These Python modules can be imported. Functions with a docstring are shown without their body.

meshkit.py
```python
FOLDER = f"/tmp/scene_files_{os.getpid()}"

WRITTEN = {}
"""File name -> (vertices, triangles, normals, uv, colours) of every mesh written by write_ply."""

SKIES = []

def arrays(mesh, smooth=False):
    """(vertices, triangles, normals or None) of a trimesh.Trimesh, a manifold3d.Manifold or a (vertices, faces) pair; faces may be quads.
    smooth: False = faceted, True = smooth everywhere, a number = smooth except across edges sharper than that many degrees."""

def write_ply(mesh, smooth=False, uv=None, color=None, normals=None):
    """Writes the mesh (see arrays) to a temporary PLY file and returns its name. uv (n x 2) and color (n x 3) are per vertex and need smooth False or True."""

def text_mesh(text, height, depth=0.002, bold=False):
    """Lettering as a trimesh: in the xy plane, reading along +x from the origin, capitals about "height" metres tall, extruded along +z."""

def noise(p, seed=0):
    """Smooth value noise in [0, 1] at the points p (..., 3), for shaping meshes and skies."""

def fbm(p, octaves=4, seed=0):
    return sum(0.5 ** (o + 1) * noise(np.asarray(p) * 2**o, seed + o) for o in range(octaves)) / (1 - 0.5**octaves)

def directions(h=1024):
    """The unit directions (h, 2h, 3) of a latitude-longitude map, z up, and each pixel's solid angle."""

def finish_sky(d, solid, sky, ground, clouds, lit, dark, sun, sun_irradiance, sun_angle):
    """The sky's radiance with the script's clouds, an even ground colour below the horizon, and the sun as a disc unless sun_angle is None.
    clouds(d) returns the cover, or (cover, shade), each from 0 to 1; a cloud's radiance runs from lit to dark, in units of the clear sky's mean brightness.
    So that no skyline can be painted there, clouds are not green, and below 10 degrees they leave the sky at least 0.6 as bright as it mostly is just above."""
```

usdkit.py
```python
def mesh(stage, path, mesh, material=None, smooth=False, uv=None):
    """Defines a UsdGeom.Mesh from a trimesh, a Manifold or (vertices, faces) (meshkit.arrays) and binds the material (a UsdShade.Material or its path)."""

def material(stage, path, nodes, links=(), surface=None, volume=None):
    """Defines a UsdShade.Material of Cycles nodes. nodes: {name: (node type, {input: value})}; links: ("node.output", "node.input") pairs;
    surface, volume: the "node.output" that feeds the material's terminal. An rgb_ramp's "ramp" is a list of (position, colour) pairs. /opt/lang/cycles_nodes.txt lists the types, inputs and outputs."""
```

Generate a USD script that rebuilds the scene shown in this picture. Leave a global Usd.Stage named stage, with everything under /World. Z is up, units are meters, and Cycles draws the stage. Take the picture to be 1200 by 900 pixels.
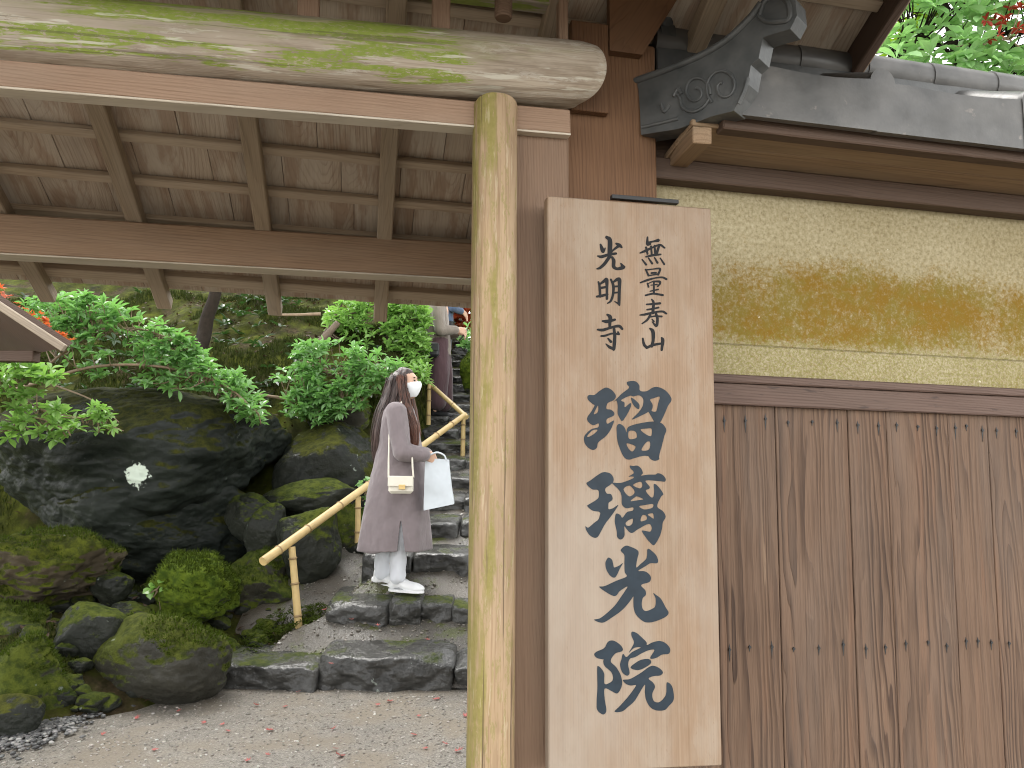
import math, random
import numpy as np
import trimesh
import manifold3d as m3
from manifold3d import Manifold
from shapely.geometry import Polygon, Point, MultiPoint
from shapely.ops import unary_union
from pxr import Usd, UsdGeom, UsdLux, UsdShade, Sdf, Gf, Vt
import usdkit, meshkit

# ------------------------------------------------------------------ camera, sky, sun, exposure
stage = Usd.Stage.CreateInMemory()
UsdGeom.SetStageUpAxis(stage, 'Z'); UsdGeom.SetStageMetersPerUnit(stage, 1.0)
UsdGeom.Xform.Define(stage, '/World'); UsdGeom.Scope.Define(stage, '/World/Looks')
EXPOSURE = 2.05
CAM = np.array([0, 0, 1.42]); PITCH, ROLL, FPX = math.radians(5.46), 0.0048, 900.0
_r0, _u0, FW = np.array([1, 0, 0.]), np.array([0, -math.sin(PITCH), math.cos(PITCH)]), np.array([0, math.cos(PITCH), math.sin(PITCH)])
RT = math.cos(ROLL) * _r0 + math.sin(ROLL) * _u0
UP = math.cos(ROLL) * _u0 - math.sin(ROLL) * _r0
cam = UsdGeom.Camera.Define(stage, '/World/camera')
cam.CreateHorizontalApertureAttr(36.0); cam.CreateVerticalApertureAttr(27.0); cam.CreateFocalLengthAttr(27.0)
cam.CreateClippingRangeAttr((0.05, 500.0)); cam.CreateExposureAttr(EXPOSURE)
cam.AddTransformOp().Set(Gf.Matrix4d(*RT, 0, *UP, 0, *(-FW), 0, *CAM, 1))
SUN_EL, SUN_AZ = math.radians(62), math.radians(320)       # azimuth measured from +y towards +x
sd = np.array([math.sin(SUN_AZ) * math.cos(SUN_EL), math.cos(SUN_AZ) * math.cos(SUN_EL), math.sin(SUN_EL)])
sky_mat = usdkit.material(stage, '/World/Looks/overcast_sky', {
    'co': ('texture_coordinate', {}),
    'sky': ('sky_texture', {'sky_type': 'single_scattering', 'sun_disc': False, 'sun_elevation': SUN_EL, 'sun_rotation': math.atan2(sd[0], sd[1])}),
    'h': ('hsv', {'saturation': 0.10, 'value': 1.0}),
    'n': ('noise_texture', {'scale': 2.2, 'detail': 5}),
    'r': ('rgb_ramp', {'ramp': [(0.3, (0.88, 0.87, 0.845)), (0.7, (1.17, 1.15, 1.11))]}),
    'm': ('mix', {'mix_type': 'multiply', 'fac': 1.0}),
    'b': ('background_shader', {'strength': 0.13})},
    [('co.generated', 'n.vector'), ('sky.color', 'h.color'), ('n.fac', 'r.fac'), ('h.color', 'm.color1'), ('r.color', 'm.color2'), ('m.color', 'b.color')], surface='b.background')
dome = UsdLux.DomeLight.Define(stage, '/World/sky')
UsdShade.MaterialBindingAPI.Apply(dome.GetPrim()).Bind(sky_mat)
dome.GetPrim().SetCustomDataByKey('kind', 'structure')
sun = UsdLux.DistantLight.Define(stage, '/World/sun')
sun.CreateNormalizeAttr(True); sun.CreateIntensityAttr(0.16); sun.CreateAngleAttr(25.0); sun.CreateColorAttr((1.0, 0.97, 0.92))
_z = Gf.Vec3d(*sd); _x = Gf.Cross(Gf.Vec3d(0, 0, 1), _z).GetNormalized(); _y = Gf.Cross(_z, _x)
sun.AddTransformOp().Set(Gf.Matrix4d(*_x, 0, *_y, 0, *_z, 0, 0, 0, 8, 1))

# ------------------------------------------------------------------ helpers
def ray(px, py):
    return FW + (px - 600) / FPX * RT + (450 - py) / FPX * UP

def at(px, py, Y):
    """the world point seen at pixel (px, py) of the photograph at world depth y = Y"""
    d = ray(px, py)
    return CAM + d * (Y / d[1])

ALPHA, GRADE = math.radians(11.0), 0.021
G_O = np.array([0, 2.2, 0.])
G_M = np.array([[math.cos(ALPHA), math.sin(ALPHA), -GRADE], [-math.sin(ALPHA), math.cos(ALPHA), 0], [0, 0, 1]])   # rows: along the wall, into the garden, up
G_I = np.linalg.inv(G_M)
def gloc(p): return (np.asarray(p, float) - G_O) @ G_I
def gp(px, py, v):
    """gate coordinates of pixel (px, py) on the plane v"""
    o, d = gloc(CAM), ray(px, py) @ G_I
    return o + d * ((v - o[1]) / d[1])
GATE_XF = Gf.Matrix4d(*G_M[0], 0, *G_M[1], 0, *G_M[2], 0, *G_O, 1)

_used = {}
def numbered(path):
    n = _used.get(path, -1) + 1
    _used[path] = n
    return path if n == 0 else f'{path}_{n:03d}'

def tag(prim, label=None, cat=None, group=None, kind=None):
    for k, v in (('label', label), ('category', cat), ('group', group), ('kind', kind)):
        if v: prim.SetCustomDataByKey(k, v)
    return prim

def thing(name, label, cat, loc=None, matrix=None, group=None, kind=None):
    x = UsdGeom.Xform.Define(stage, numbered('/World/' + name))
    if matrix is not None: x.AddTransformOp().Set(matrix)
    elif loc is not None: x.AddTranslateOp().Set(Gf.Vec3d(*map(float, loc)))
    return tag(x.GetPrim(), label, cat, group, kind)

def part(parent, name, mesh, mat, smooth=False, matrix=None, loc=None, label=None, uv=None, kind=None):
    base = '/World' if parent is None else str(parent.GetPath())
    m = usdkit.mesh(stage, numbered(f'{base}/{name}'), mesh, mat, smooth, uv)
    if matrix is not None: m.AddTransformOp().Set(matrix)
    elif loc is not None: m.AddTranslateOp().Set(Gf.Vec3d(*map(float, loc)))
    p = m.GetPrim()
    tag(p, label=label, kind=kind)
    return p

def hull(pts):
    return trimesh.Trimesh(*(lambda m: (m.vert_properties[:, :3], m.tri_verts))(Manifold.hull_points(np.asarray(pts, float)).to_mesh()), process=False)

def cbox(lx, ly, lz, b=0.003):
    """a box about the origin with chamfered edges"""
    h = np.array([lx, ly, lz]) / 2
    b = min(b, h.min() * 0.6)
    pts = []
    for s in np.ndindex(2, 2, 2):
        sg = np.array(s) * 2 - 1
        for k in range(3):
            q = h - b; q[k] = h[k]
            pts.append(sg * q)
    return hull(pts)

def frame(A, B, up=(0, 0, 1)):
    A, B = np.asarray(A, float), np.asarray(B, float)
    x = B - A; L = np.linalg.norm(x); x /= L
    up = np.asarray(up, float)
    if abs(np.dot(up, x)) > 0.98: up = np.array([0, 1, 0.])
    y = np.cross(up, x); y /= np.linalg.norm(y); z = np.cross(x, y)
    c = (A + B) / 2
    return L, Gf.Matrix4d(*map(float, (*x, 0, *y, 0, *z, 0, *c, 1)))

def bar(parent, name, A, B, w, h, mat, up=(0, 0, 1), b=0.004, label=None):
    """a timber from A to B: its length is its own x axis, w across and h along up"""
    L, M = frame(A, B, up)
    return part(parent, name, cbox(L, w, h, b), mat, matrix=M, label=label)

def tube(path, r, n=8, cap=True):
    path = np.asarray(path, float); r = np.broadcast_to(r, len(path))
    t = np.gradient(path, axis=0); t /= np.linalg.norm(t, axis=1, keepdims=True) + 1e-12
    up = np.array([0, 0, 1.]) if abs(t[0][2]) < 0.9 else np.array([0, 1., 0])
    a = np.cross(up, t[0]); V = []
    for i in range(len(path)):
        a = a - t[i] * np.dot(a, t[i]); a /= np.linalg.norm(a); c = np.cross(t[i], a)
        ang = np.linspace(0, 2 * np.pi, n, endpoint=False)
        V.append(path[i] + r[i] * (np.cos(ang)[:, None] * a + np.sin(ang)[:, None] * c))
    V = np.vstack(V); F = []
    for i in range(len(path) - 1):
        for k in range(n):
            p, q = i * n + k, i * n + (k + 1) % n
            F += [(p, q, q + n), (p, q + n, p + n)]
    if cap:
        V = np.vstack([V, path[0], path[-1]]); s, e = len(V) - 2, len(V) - 1; o = (len(path) - 1) * n
        for k in range(n):
            F += [(s, (k + 1) % n, k), (e, o + k, o + (k + 1) % n)]
    return trimesh.Trimesh(V, np.array(F), process=False)

def cat(ms): return trimesh.util.concatenate(ms)

def extr(poly, depth):
    ps = getattr(poly, 'geoms', [poly])
    return cat([trimesh.creation.extrude_polygon(p, depth, engine='earcut') for p in ps if p.area > 1e-9])

def smooth_closed(pts, n=4):
    """Catmull-Rom through a closed ring of points"""
    P = np.asarray(pts, float); out = []
    for i in range(len(P)):
        a, b, c, d = P[i - 1], P[i], P[(i + 1) % len(P)], P[(i + 2) % len(P)]
        for t in np.linspace(0, 1, n, endpoint=False):
            out.append(0.5 * (2 * b + (c - a) * t + (2 * a - 5 * b + 4 * c - d) * t * t + (3 * b - a - 3 * c + d) * t ** 3))
    return np.array(out)

def spline(pts, n=8):
    P = np.asarray(pts, float); P = np.vstack([2 * P[0] - P[1], P, 2 * P[-1] - P[-2]]); out = []
    for i in range(1, len(P) - 2):
        a, b, c, d = P[i - 1], P[i], P[i + 1], P[i + 2]
        for t in np.linspace(0, 1, n, endpoint=False):
            out.append(0.5 * (2 * b + (c - a) * t + (2 * a - 5 * b + 4 * c - d) * t * t + (3 * b - a - 3 * c + d) * t ** 3))
    out.append(P[-2])
    return np.array(out)

# ------------------------------------------------------------------ materials
class Graph:
    def __init__(s): s.nodes, s.links, s.k = {}, [], 0
    def n(s, kind, **inp):
        s.k += 1; name = f'n{s.k}'; vals = {}
        for k, v in inp.items():
            if isinstance(v, str) and '.' in v and v.split('.')[0] in s.nodes: s.links.append((v, f'{name}.{k}'))
            else: vals[k] = v
        s.nodes[name] = (kind, vals)
        return name
    def math(s, op, a, b=0.0, c=0.0, clamp=False):
        return s.n('math', math_type=op, value1=a, value2=b, value3=c, use_clamp=clamp) + '.value'
    def noise(s, vec, scale=1.0, detail=3.0, rough=0.55, dist=0.0, out='fac'):
        return s.n('noise_texture', vector=vec, scale=scale, detail=detail, roughness=rough, distortion=dist) + '.' + out
    def map(s, vec, scale=(1, 1, 1), loc=(0, 0, 0)):
        return s.n('mapping', vector=vec, scale=scale, location=loc) + '.vector'
    def sm(s, v, lo, hi, a=0.0, b=1.0):
        return s.n('map_range', range_type='smoothstep', value=v, from_min=lo, from_max=hi, to_min=a, to_max=b, clamp=True) + '.result'
    def ramp(s, f, *stops): return s.n('rgb_ramp', fac=f, ramp=list(stops)) + '.color'
    def mix(s, f, a, b, kind='mix'): return s.n('mix', mix_type=kind, fac=f, color1=a, color2=b) + '.color'
    def bump(s, h, strength=0.5, dist=0.01, normal=None):
        kw = dict(height=h, strength=strength, distance=dist)
        if normal: kw['normal'] = normal
        return s.n('bump', **kw) + '.normal'
    def make(s, name, surf): return usdkit.material(stage, '/World/Looks/' + name, s.nodes, s.links, surface=surf)

def simple(name, col, rough=0.6, var=0.15, scale=30, bump=0.2, bdist=0.002, spec=0.5, metallic=0.0, sheen=0.0):
    g = Graph(); p = g.n('texture_coordinate') + '.object'
    n = g.noise(p, scale, 4)
    c = g.mix(n, tuple(x * (1 - var) for x in col), tuple(min(1, x * (1 + var)) for x in col))
    b = g.bump(g.noise(p, scale * 6, 3), bump, bdist)
    return g.make(name, g.n('principled_bsdf', base_color=c, roughness=rough, specular_ior_level=spec, metallic=metallic, normal=b, sheen_weight=sheen) + '.BSDF')

def wood(name, dark, light, freq=90.0, depth=0.25, slope=0.04, warp=0.02, contrast=1.0, rough=0.7, grey=(0.3, 0.28, 0.26), greying=0.3,
         fibre=0.35, blotch=0.35, bump=0.5, bdist=0.003, spread=0.3, layers=(), sharp=0.55, fvar=0.0):
    """Sawn timber whose length is the object's own x axis: growth rings cut lengthwise, fibres, weather-greying; then layers of moss or stain."""
    g = Graph(); p = g.n('texture_coordinate') + '.object'
    rnd = g.n('object_info') + '.random'
    off = g.n('combine_xyz', x=g.math('multiply', rnd, 31.0), y=g.math('multiply', rnd, 17.0), z=g.math('multiply', rnd, 11.0)) + '.vector'
    q = g.n('vector_math', math_type='add', vector1=p, vector2=off) + '.vector'
    sx = g.n('separate_xyz', vector=p)
    x, y, z = sx + '.x', sx + '.y', sx + '.z'
    w = g.noise(g.map(q, (0.9, 5, 5)), 1.0, 2)
    w2 = g.noise(g.map(q, (2.5, 16, 16)), 1.0, 2)
    rshift = g.math('multiply', g.math('subtract', rnd, 0.5), spread)
    yy = g.math('add', g.math('add', y, rshift), g.math('multiply', g.math('subtract', w, 0.5), warp * 3))
    zz = g.math('add', g.math('add', z, depth), g.math('add', g.math('multiply', x, slope), g.math('multiply', g.math('subtract', w2, 0.5), warp)))
    r = g.math('sqrt', g.math('add', g.math('multiply', yy, yy), g.math('multiply', zz, zz)))
    rv = g.math('fraction', g.math('multiply', rnd, 13.7))
    fm = g.math('multiply', g.math('add', 1.0 - fvar / 2, g.math('multiply', rv, fvar)), freq)
    ring = g.math('fraction', g.math('add', g.math('multiply', r, fm), g.math('multiply', g.noise(g.map(q, (0.6, 14, 14)), 1.0, 2), fvar * 5)))
    late = g.math('multiply', g.sm(ring, sharp, 0.93), g.sm(ring, 1.0, 0.94))
    fib = g.noise(g.map(q, (5, 260, 260)), 1.0, 3)
    late2 = g.math('multiply', late, g.sm(g.noise(g.map(q, (1.4, 9, 9)), 1.0, 3), 0.32, 0.68, 0.12, 1.0))
    c = g.mix(g.math('multiply', late2, contrast, clamp=True), light, dark)
    c = g.mix(g.math('multiply', g.sm(fib, 0.45, 0.75), fibre), c, dark)
    gr = g.sm(g.noise(g.map(q, (1.2, 7, 7)), 1.0, 4), 0.4, 0.7)
    c = g.mix(g.math('multiply', gr, greying), c, grey)
    bl = g.noise(g.map(q, (1.5, 4, 4)), 1.5, 4)
    c = g.mix(blotch, c, g.ramp(bl, (0.25, (0.45, 0.42, 0.4)), (0.5, (0.8, 0.78, 0.76)), (0.75, (1.0, 1.0, 1.0))), 'multiply')
    for L in layers:
        n = g.noise(g.map(q if L.get('rnd') else p, L['scale']), 1.0, 5, 0.62)
        m = n
        if 'mask' in L:                                   # (axis, where 0, where 1)
            for ax, lo, hi, wgt in L['mask']:
                m = g.math('add', m, g.math('multiply', g.math('subtract', g.sm({'x': x, 'y': y, 'z': z}[ax], lo, hi), 1.0), wgt))
        f = g.math('multiply', g.sm(m, L['lo'], L['hi']), L.get('a', 1.0))
        if 'grit' in L: f = g.math('multiply', f, g.sm(g.noise(g.map(p, (50, 170, 170)), 1.0, 4, 0.7), L['grit'], L['grit'] + 0.12))
        col = L['col']
        if 'col2' in L: col = g.mix(g.noise(p, 60, 3), L['col'], L['col2'])
        c = g.mix(f, c, col)
    h = g.math('add', g.math('multiply', late, 0.6), g.math('multiply', fib, 0.7))
    b = g.bump(h, bump, bdist)
    return g.make(name, g.n('principled_bsdf', base_color=c, roughness=rough, normal=b, specular_ior_level=0.35) + '.BSDF')

MOSSG, MOSSG2 = (0.14, 0.20, 0.018), (0.27, 0.32, 0.06)
M = {}
M['log'] = wood('log_lintel_wood', (0.202, 0.148, 0.100), (0.470, 0.400, 0.314), freq=40, depth=0.0, warp=0.03, contrast=0.25, rough=0.75, grey=(0.420, 0.365, 0.304), greying=0.5, fibre=0.55, blotch=0.5, spread=0.0, bump=0.6, layers=[
    dict(scale=(3.5, 18, 18), lo=0.48, hi=0.64, a=0.6, col=(0.20, 0.15, 0.105)),
    dict(scale=(5, 30, 30), lo=0.52, hi=0.62, a=0.5, grit=0.40, col=(0.52, 0.48, 0.41)),
    dict(scale=(2.2, 16, 22), lo=0.36, hi=0.60, a=0.75, col=(0.185, 0.191, 0.057), col2=(0.302, 0.296, 0.142), mask=[('x', 1.3, 0.9, 0.2), ('z', -0.06, -0.01, 0.25)]),
    dict(scale=(2.4, 16, 30), lo=0.465, hi=0.515, a=0.95, grit=0.36, col=MOSSG, col2=MOSSG2, mask=[('x', 1.2, 0.9, 0.4), ('z', -0.10, -0.075, 0.22)]),
    dict(scale=(4, 30, 60), lo=0.58, hi=0.64, a=0.75, col=(0.571, 0.539, 0.446), mask=[('z', 0.06, -0.02, 0.1)]),
    dict(scale=(0.7, 40, 50), lo=0.62, hi=0.66, a=0.45, col=(0.067, 0.048, 0.033))])
M['lintel'] = wood('lintel_board_wood', (0.155, 0.088, 0.052), (0.309, 0.203, 0.137), freq=110, depth=0.4, contrast=0.4, grey=(0.323, 0.246, 0.183), greying=0.35, fibre=0.45, layers=[dict(rnd=1, scale=(0.7, 55, 55), lo=0.66, hi=0.70, a=0.75, col=(0.041, 0.027, 0.018)),])
M['pillar'] = wood('pillar_wood', (0.071, 0.031, 0.014), (0.174, 0.089, 0.043), freq=110, depth=0.35, contrast=0.5, greying=0.2, grey=(0.137, 0.089, 0.053), fibre=0.5, blotch=0.5, fvar=0.4, layers=[dict(rnd=1, scale=(0.7, 55, 55), lo=0.66, hi=0.70, a=0.75, col=(0.038, 0.025, 0.017)),])
M['panel'] = wood('jamb_panel_wood', (0.120, 0.066, 0.040), (0.222, 0.141, 0.092), freq=120, depth=0.5, contrast=0.35, greying=0.25, grey=(0.192, 0.156, 0.120), fibre=0.45, layers=[dict(rnd=1, scale=(0.7, 55, 55), lo=0.66, hi=0.70, a=0.75, col=(0.040, 0.026, 0.018)),])
M['post'] = wood('door_post_wood', (0.190, 0.109, 0.051), (0.409, 0.289, 0.173), freq=80, depth=0.02, contrast=0.3, warp=0.015, greying=0.3, grey=(0.402, 0.310, 0.224), fibre=0.55, blotch=0.45, bump=0.7, layers=[
    dict(scale=(4, 24, 24), lo=0.48, hi=0.66, a=0.55, col=(0.25, 0.165, 0.095)),
    dict(scale=(14, 60, 60), lo=0.50, hi=0.60, a=0.6, grit=0.42, col=(0.22, 0.19, 0.06)),
    dict(scale=(3, 26, 26), lo=0.40, hi=0.58, a=0.9, grit=0.30, col=(0.163, 0.140, 0.025), col2=(0.284, 0.238, 0.076), mask=[('z', 0.03, -0.02, 0.26)]),
    dict(scale=(9, 90, 90), lo=0.59, hi=0.65, a=0.3, col=(0.550, 0.468, 0.323)),
    dict(scale=(0.8, 60, 60), lo=0.60, hi=0.625, a=0.75, col=(0.086, 0.055, 0.030)),
    dict(scale=(40, 60, 60), lo=0.74, hi=0.76, a=0.9, col=(0.026, 0.017, 0.013))])
M['rafter'] = wood('rafter_wood', (0.144, 0.099, 0.059), (0.342, 0.266, 0.184), freq=90, depth=0.15, contrast=0.35, greying=0.5, grey=(0.360, 0.306, 0.239), fibre=0.45)
M['batten'] = wood('batten_wood', (0.19, 0.13, 0.08), (0.46, 0.365, 0.265), freq=90, depth=0.2, contrast=0.35, greying=0.4, grey=(0.50, 0.425, 0.34), fibre=0.45)
M['beam'] = wood('rear_beam_wood', (0.132, 0.072, 0.041), (0.306, 0.196, 0.119), freq=80, depth=0.4, contrast=0.4, greying=0.25, grey=(0.306, 0.234, 0.170), fibre=0.5, fvar=0.3, layers=[dict(rnd=1, scale=(0.7, 55, 55), lo=0.66, hi=0.70, a=0.75, col=(0.045, 0.03, 0.02)),])
M['roofboard'] = wood('roof_board_wood', (0.19, 0.115, 0.075), (0.50, 0.415, 0.325), freq=70, depth=0.05, contrast=0.4, slope=0.3, warp=0.04, greying=0.75, grey=(0.55, 0.485, 0.405), fibre=0.45, blotch=0.5, spread=0.6, layers=[
    dict(rnd=1, scale=(3.5, 18, 18), lo=0.46, hi=0.62, a=0.6, col=(0.29, 0.19, 0.125))])
M['sign'] = wood('sign_board_wood', (0.165, 0.097, 0.053), (0.289, 0.192, 0.121), freq=150, depth=0.9, slope=0.003, warp=0.006, contrast=0.38, rough=0.6, greying=0.5, grey=(0.302, 0.235, 0.169), fibre=0.4, blotch=0.3, spread=0.1, bump=0.3, bdist=0.0015, fvar=0.3, layers=[
    dict(scale=(0.9, 120, 120), lo=0.46, hi=0.66, a=0.45, col=(0.20, 0.128, 0.075)),
    dict(scale=(1.1, 3, 3), lo=0.35, hi=0.65, a=0.5, col=(0.319, 0.276, 0.233), mask=[('x', 0.45, -0.35, 0.35)]),
    dict(scale=(5, 14, 14), lo=0.35, hi=0.75, a=0.4, grit=0.3, col=(0.357, 0.302, 0.239)),
    dict(scale=(9, 160, 160), lo=0.66, hi=0.72, a=0.5, col=(0.167, 0.108, 0.068))])
M['plank'] = wood('weathered_plank_wood', (0.047, 0.026, 0.017), (0.173, 0.107, 0.069), freq=70, depth=0.05, slope=0.028, warp=0.04, contrast=0.9, rough=0.75, greying=0.4, grey=(0.156, 0.115, 0.089), fibre=0.45, blotch=0.5, spread=0.30, bump=0.9, bdist=0.006, sharp=0.30, fvar=0.9, layers=[
    dict(rnd=1, scale=(1.2, 22, 22), lo=0.52, hi=0.68, a=0.6, col=(0.186, 0.104, 0.063)),
    dict(rnd=1, scale=(1.8, 55, 55), lo=0.66, hi=0.72, a=0.6, col=(0.308, 0.208, 0.135)),
    dict(rnd=1, scale=(2.2, 30, 30), lo=0.60, hi=0.74, a=0.55, col=(0.042, 0.027, 0.022))])
M['trim'] = wood('wall_trim_wood', (0.056, 0.030, 0.022), (0.134, 0.086, 0.067), freq=120, depth=0.3, contrast=0.4, greying=0.25, grey=(0.112, 0.084, 0.067), fibre=0.5, layers=[
    dict(rnd=1, scale=(8, 60, 60), lo=0.60, hi=0.68, a=0.6, col=(0.040, 0.028, 0.024))])
M['eave'] = wood('eave_wood', (0.128, 0.073, 0.039), (0.284, 0.189, 0.112), freq=60, depth=0.1, slope=0.03, contrast=0.35, greying=0.3, grey=(0.258, 0.216, 0.147), fibre=0.4)
M['eavedark'] = wood('eave_edge_wood', (0.042, 0.024, 0.015), (0.098, 0.061, 0.042), freq=90, depth=0.3, contrast=0.35, greying=0.2, grey=(0.093, 0.069, 0.056))
M['shedwood'] = wood('shelter_wood', (0.16, 0.12, 0.08), (0.36, 0.29, 0.21), freq=90, depth=0.2, contrast=0.3)
M['bounceedge'] = wood('weathered_bounce_wood', (0.33, 0.27, 0.20), (0.58, 0.51, 0.41), freq=90, depth=0.4, contrast=0.35, greying=0.5, grey=(0.60, 0.55, 0.47), fibre=0.4)  # pale colour paints bounce light on undersides that are also weathered paler
M['bamboo'] = simple('bamboo_skin', (0.52, 0.38, 0.17), 0.4, 0.3, 14, 0.1)
M['bambooring'] = simple('bamboo_node', (0.28, 0.19, 0.09), 0.5, 0.2)
M['iron'] = simple('black_iron', (0.02, 0.02, 0.02), 0.5)
M['ink'] = simple('sign_ink', (0.017, 0.026, 0.036), 0.5, 0.45, 25, 0.3, 0.0008, spec=0.3)
M['inksmall'] = simple('sign_ink_fine', (0.010, 0.010, 0.011), 0.55, 0.3, 60, 0.2, 0.0005, spec=0.2)

def mat_tile():
    g = Graph(); p = g.n('texture_coordinate') + '.object'
    c = g.ramp(g.noise(p, 6, 5), (0.3, (0.07, 0.069, 0.067)), (0.6, (0.12, 0.116, 0.11)), (0.8, (0.165, 0.155, 0.142)))
    c = g.mix(g.math('multiply', g.sm(g.noise(p, 22, 4), 0.66, 0.74), 0.4), c, (0.34, 0.29, 0.25))
    b = g.bump(g.noise(p, 90, 3), 0.25, 0.002)
    return g.make('smoked_roof_tile', g.n('principled_bsdf', base_color=c, roughness=g.sm(g.noise(p, 9, 3), 0.3, 0.7, 0.3, 0.55), metallic=0.25, specular_ior_level=0.5, normal=b) + '.BSDF')
M['tile'] = mat_tile()
def mat_tiledark():
    g = Graph(); p = g.n('texture_coordinate') + '.object'
    c = g.ramp(g.noise(p, 14, 5), (0.3, (0.045, 0.048, 0.048)), (0.65, (0.09, 0.092, 0.09)), (0.85, (0.13, 0.125, 0.12)))
    b = g.bump(g.noise(p, 70, 4), 0.35, 0.003)
    return g.make('old_black_tile', g.n('principled_bsdf', base_color=c, roughness=0.42, specular_ior_level=0.5, normal=b) + '.BSDF')
M['tiledark'] = mat_tiledark()

ZLEDGE = gp(1000, 412, 0.12)[2]
def mat_plaster():
    g = Graph(); p = g.n('texture_coordinate') + '.object'
    s = g.n('separate_xyz', vector=p); x, z = s + '.x', s + '.z'
    c = g.ramp(g.noise(p, 75, 5, 0.7), (0.3, (0.22, 0.18, 0.105)), (0.5, (0.355, 0.305, 0.19)), (0.7, (0.47, 0.41, 0.285)))
    c = g.mix(0.5, c, g.ramp(g.noise(p, 4, 4), (0.3, (0.7, 0.66, 0.55)), (0.7, (1, 1, 1))), 'multiply')
    big = g.noise(g.map(p, (1.0, 1, 1.5)), 2.4, 5, 0.6)
    band = g.math('multiply', g.sm(z, 2.26, 1.98), g.math('multiply', g.sm(x, 0.38, 0.80, 0.45, 1.0), g.sm(z, ZLEDGE - 0.02, ZLEDGE + 0.05, 0.45, 1.0)))       # the ochre algae lies in a band of its own
    f = g.sm(g.math('add', g.math('multiply', big, 0.9), g.math('multiply', band, 0.62)), 0.55, 1.25)
    grain = g.math('add', g.math('multiply', g.noise(p, 70, 4, 0.75), 0.6), g.math('multiply', g.noise(p, 180, 3, 0.75), 0.4))
    f = g.sm(g.math('add', f, g.math('multiply', g.math('subtract', grain, 0.5), 3.0)), 0.08, 0.95)
    c = g.mix(f, c, g.mix(g.sm(g.noise(p, 9, 5, 0.65), 0.40, 0.62), (0.20, 0.118, 0.020), (0.185, 0.135, 0.03)))
    low = g.math('multiply', g.sm(z, 1.90, 1.78), g.sm(g.noise(p, 130, 4, 0.7), 0.45, 0.58))
    c = g.mix(g.math('multiply', low, 0.65), c, (0.20, 0.185, 0.045))
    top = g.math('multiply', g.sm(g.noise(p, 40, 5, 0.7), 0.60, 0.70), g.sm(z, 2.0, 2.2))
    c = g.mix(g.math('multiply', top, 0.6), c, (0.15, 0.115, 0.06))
    chips = g.sm(g.noise(p, 34, 2), 0.74, 0.755)
    c = g.mix(g.math('multiply', chips, 0.8), c, (0.62, 0.57, 0.44))
    b = g.bump(g.noise(p, 260, 4, 0.75), 0.35, 0.0025)
    return g.make('aged_ochre_plaster', g.n('principled_bsdf', base_color=c, roughness=1.0, specular_ior_level=0.04, normal=b) + '.BSDF')
M['plaster'] = mat_plaster()

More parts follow.
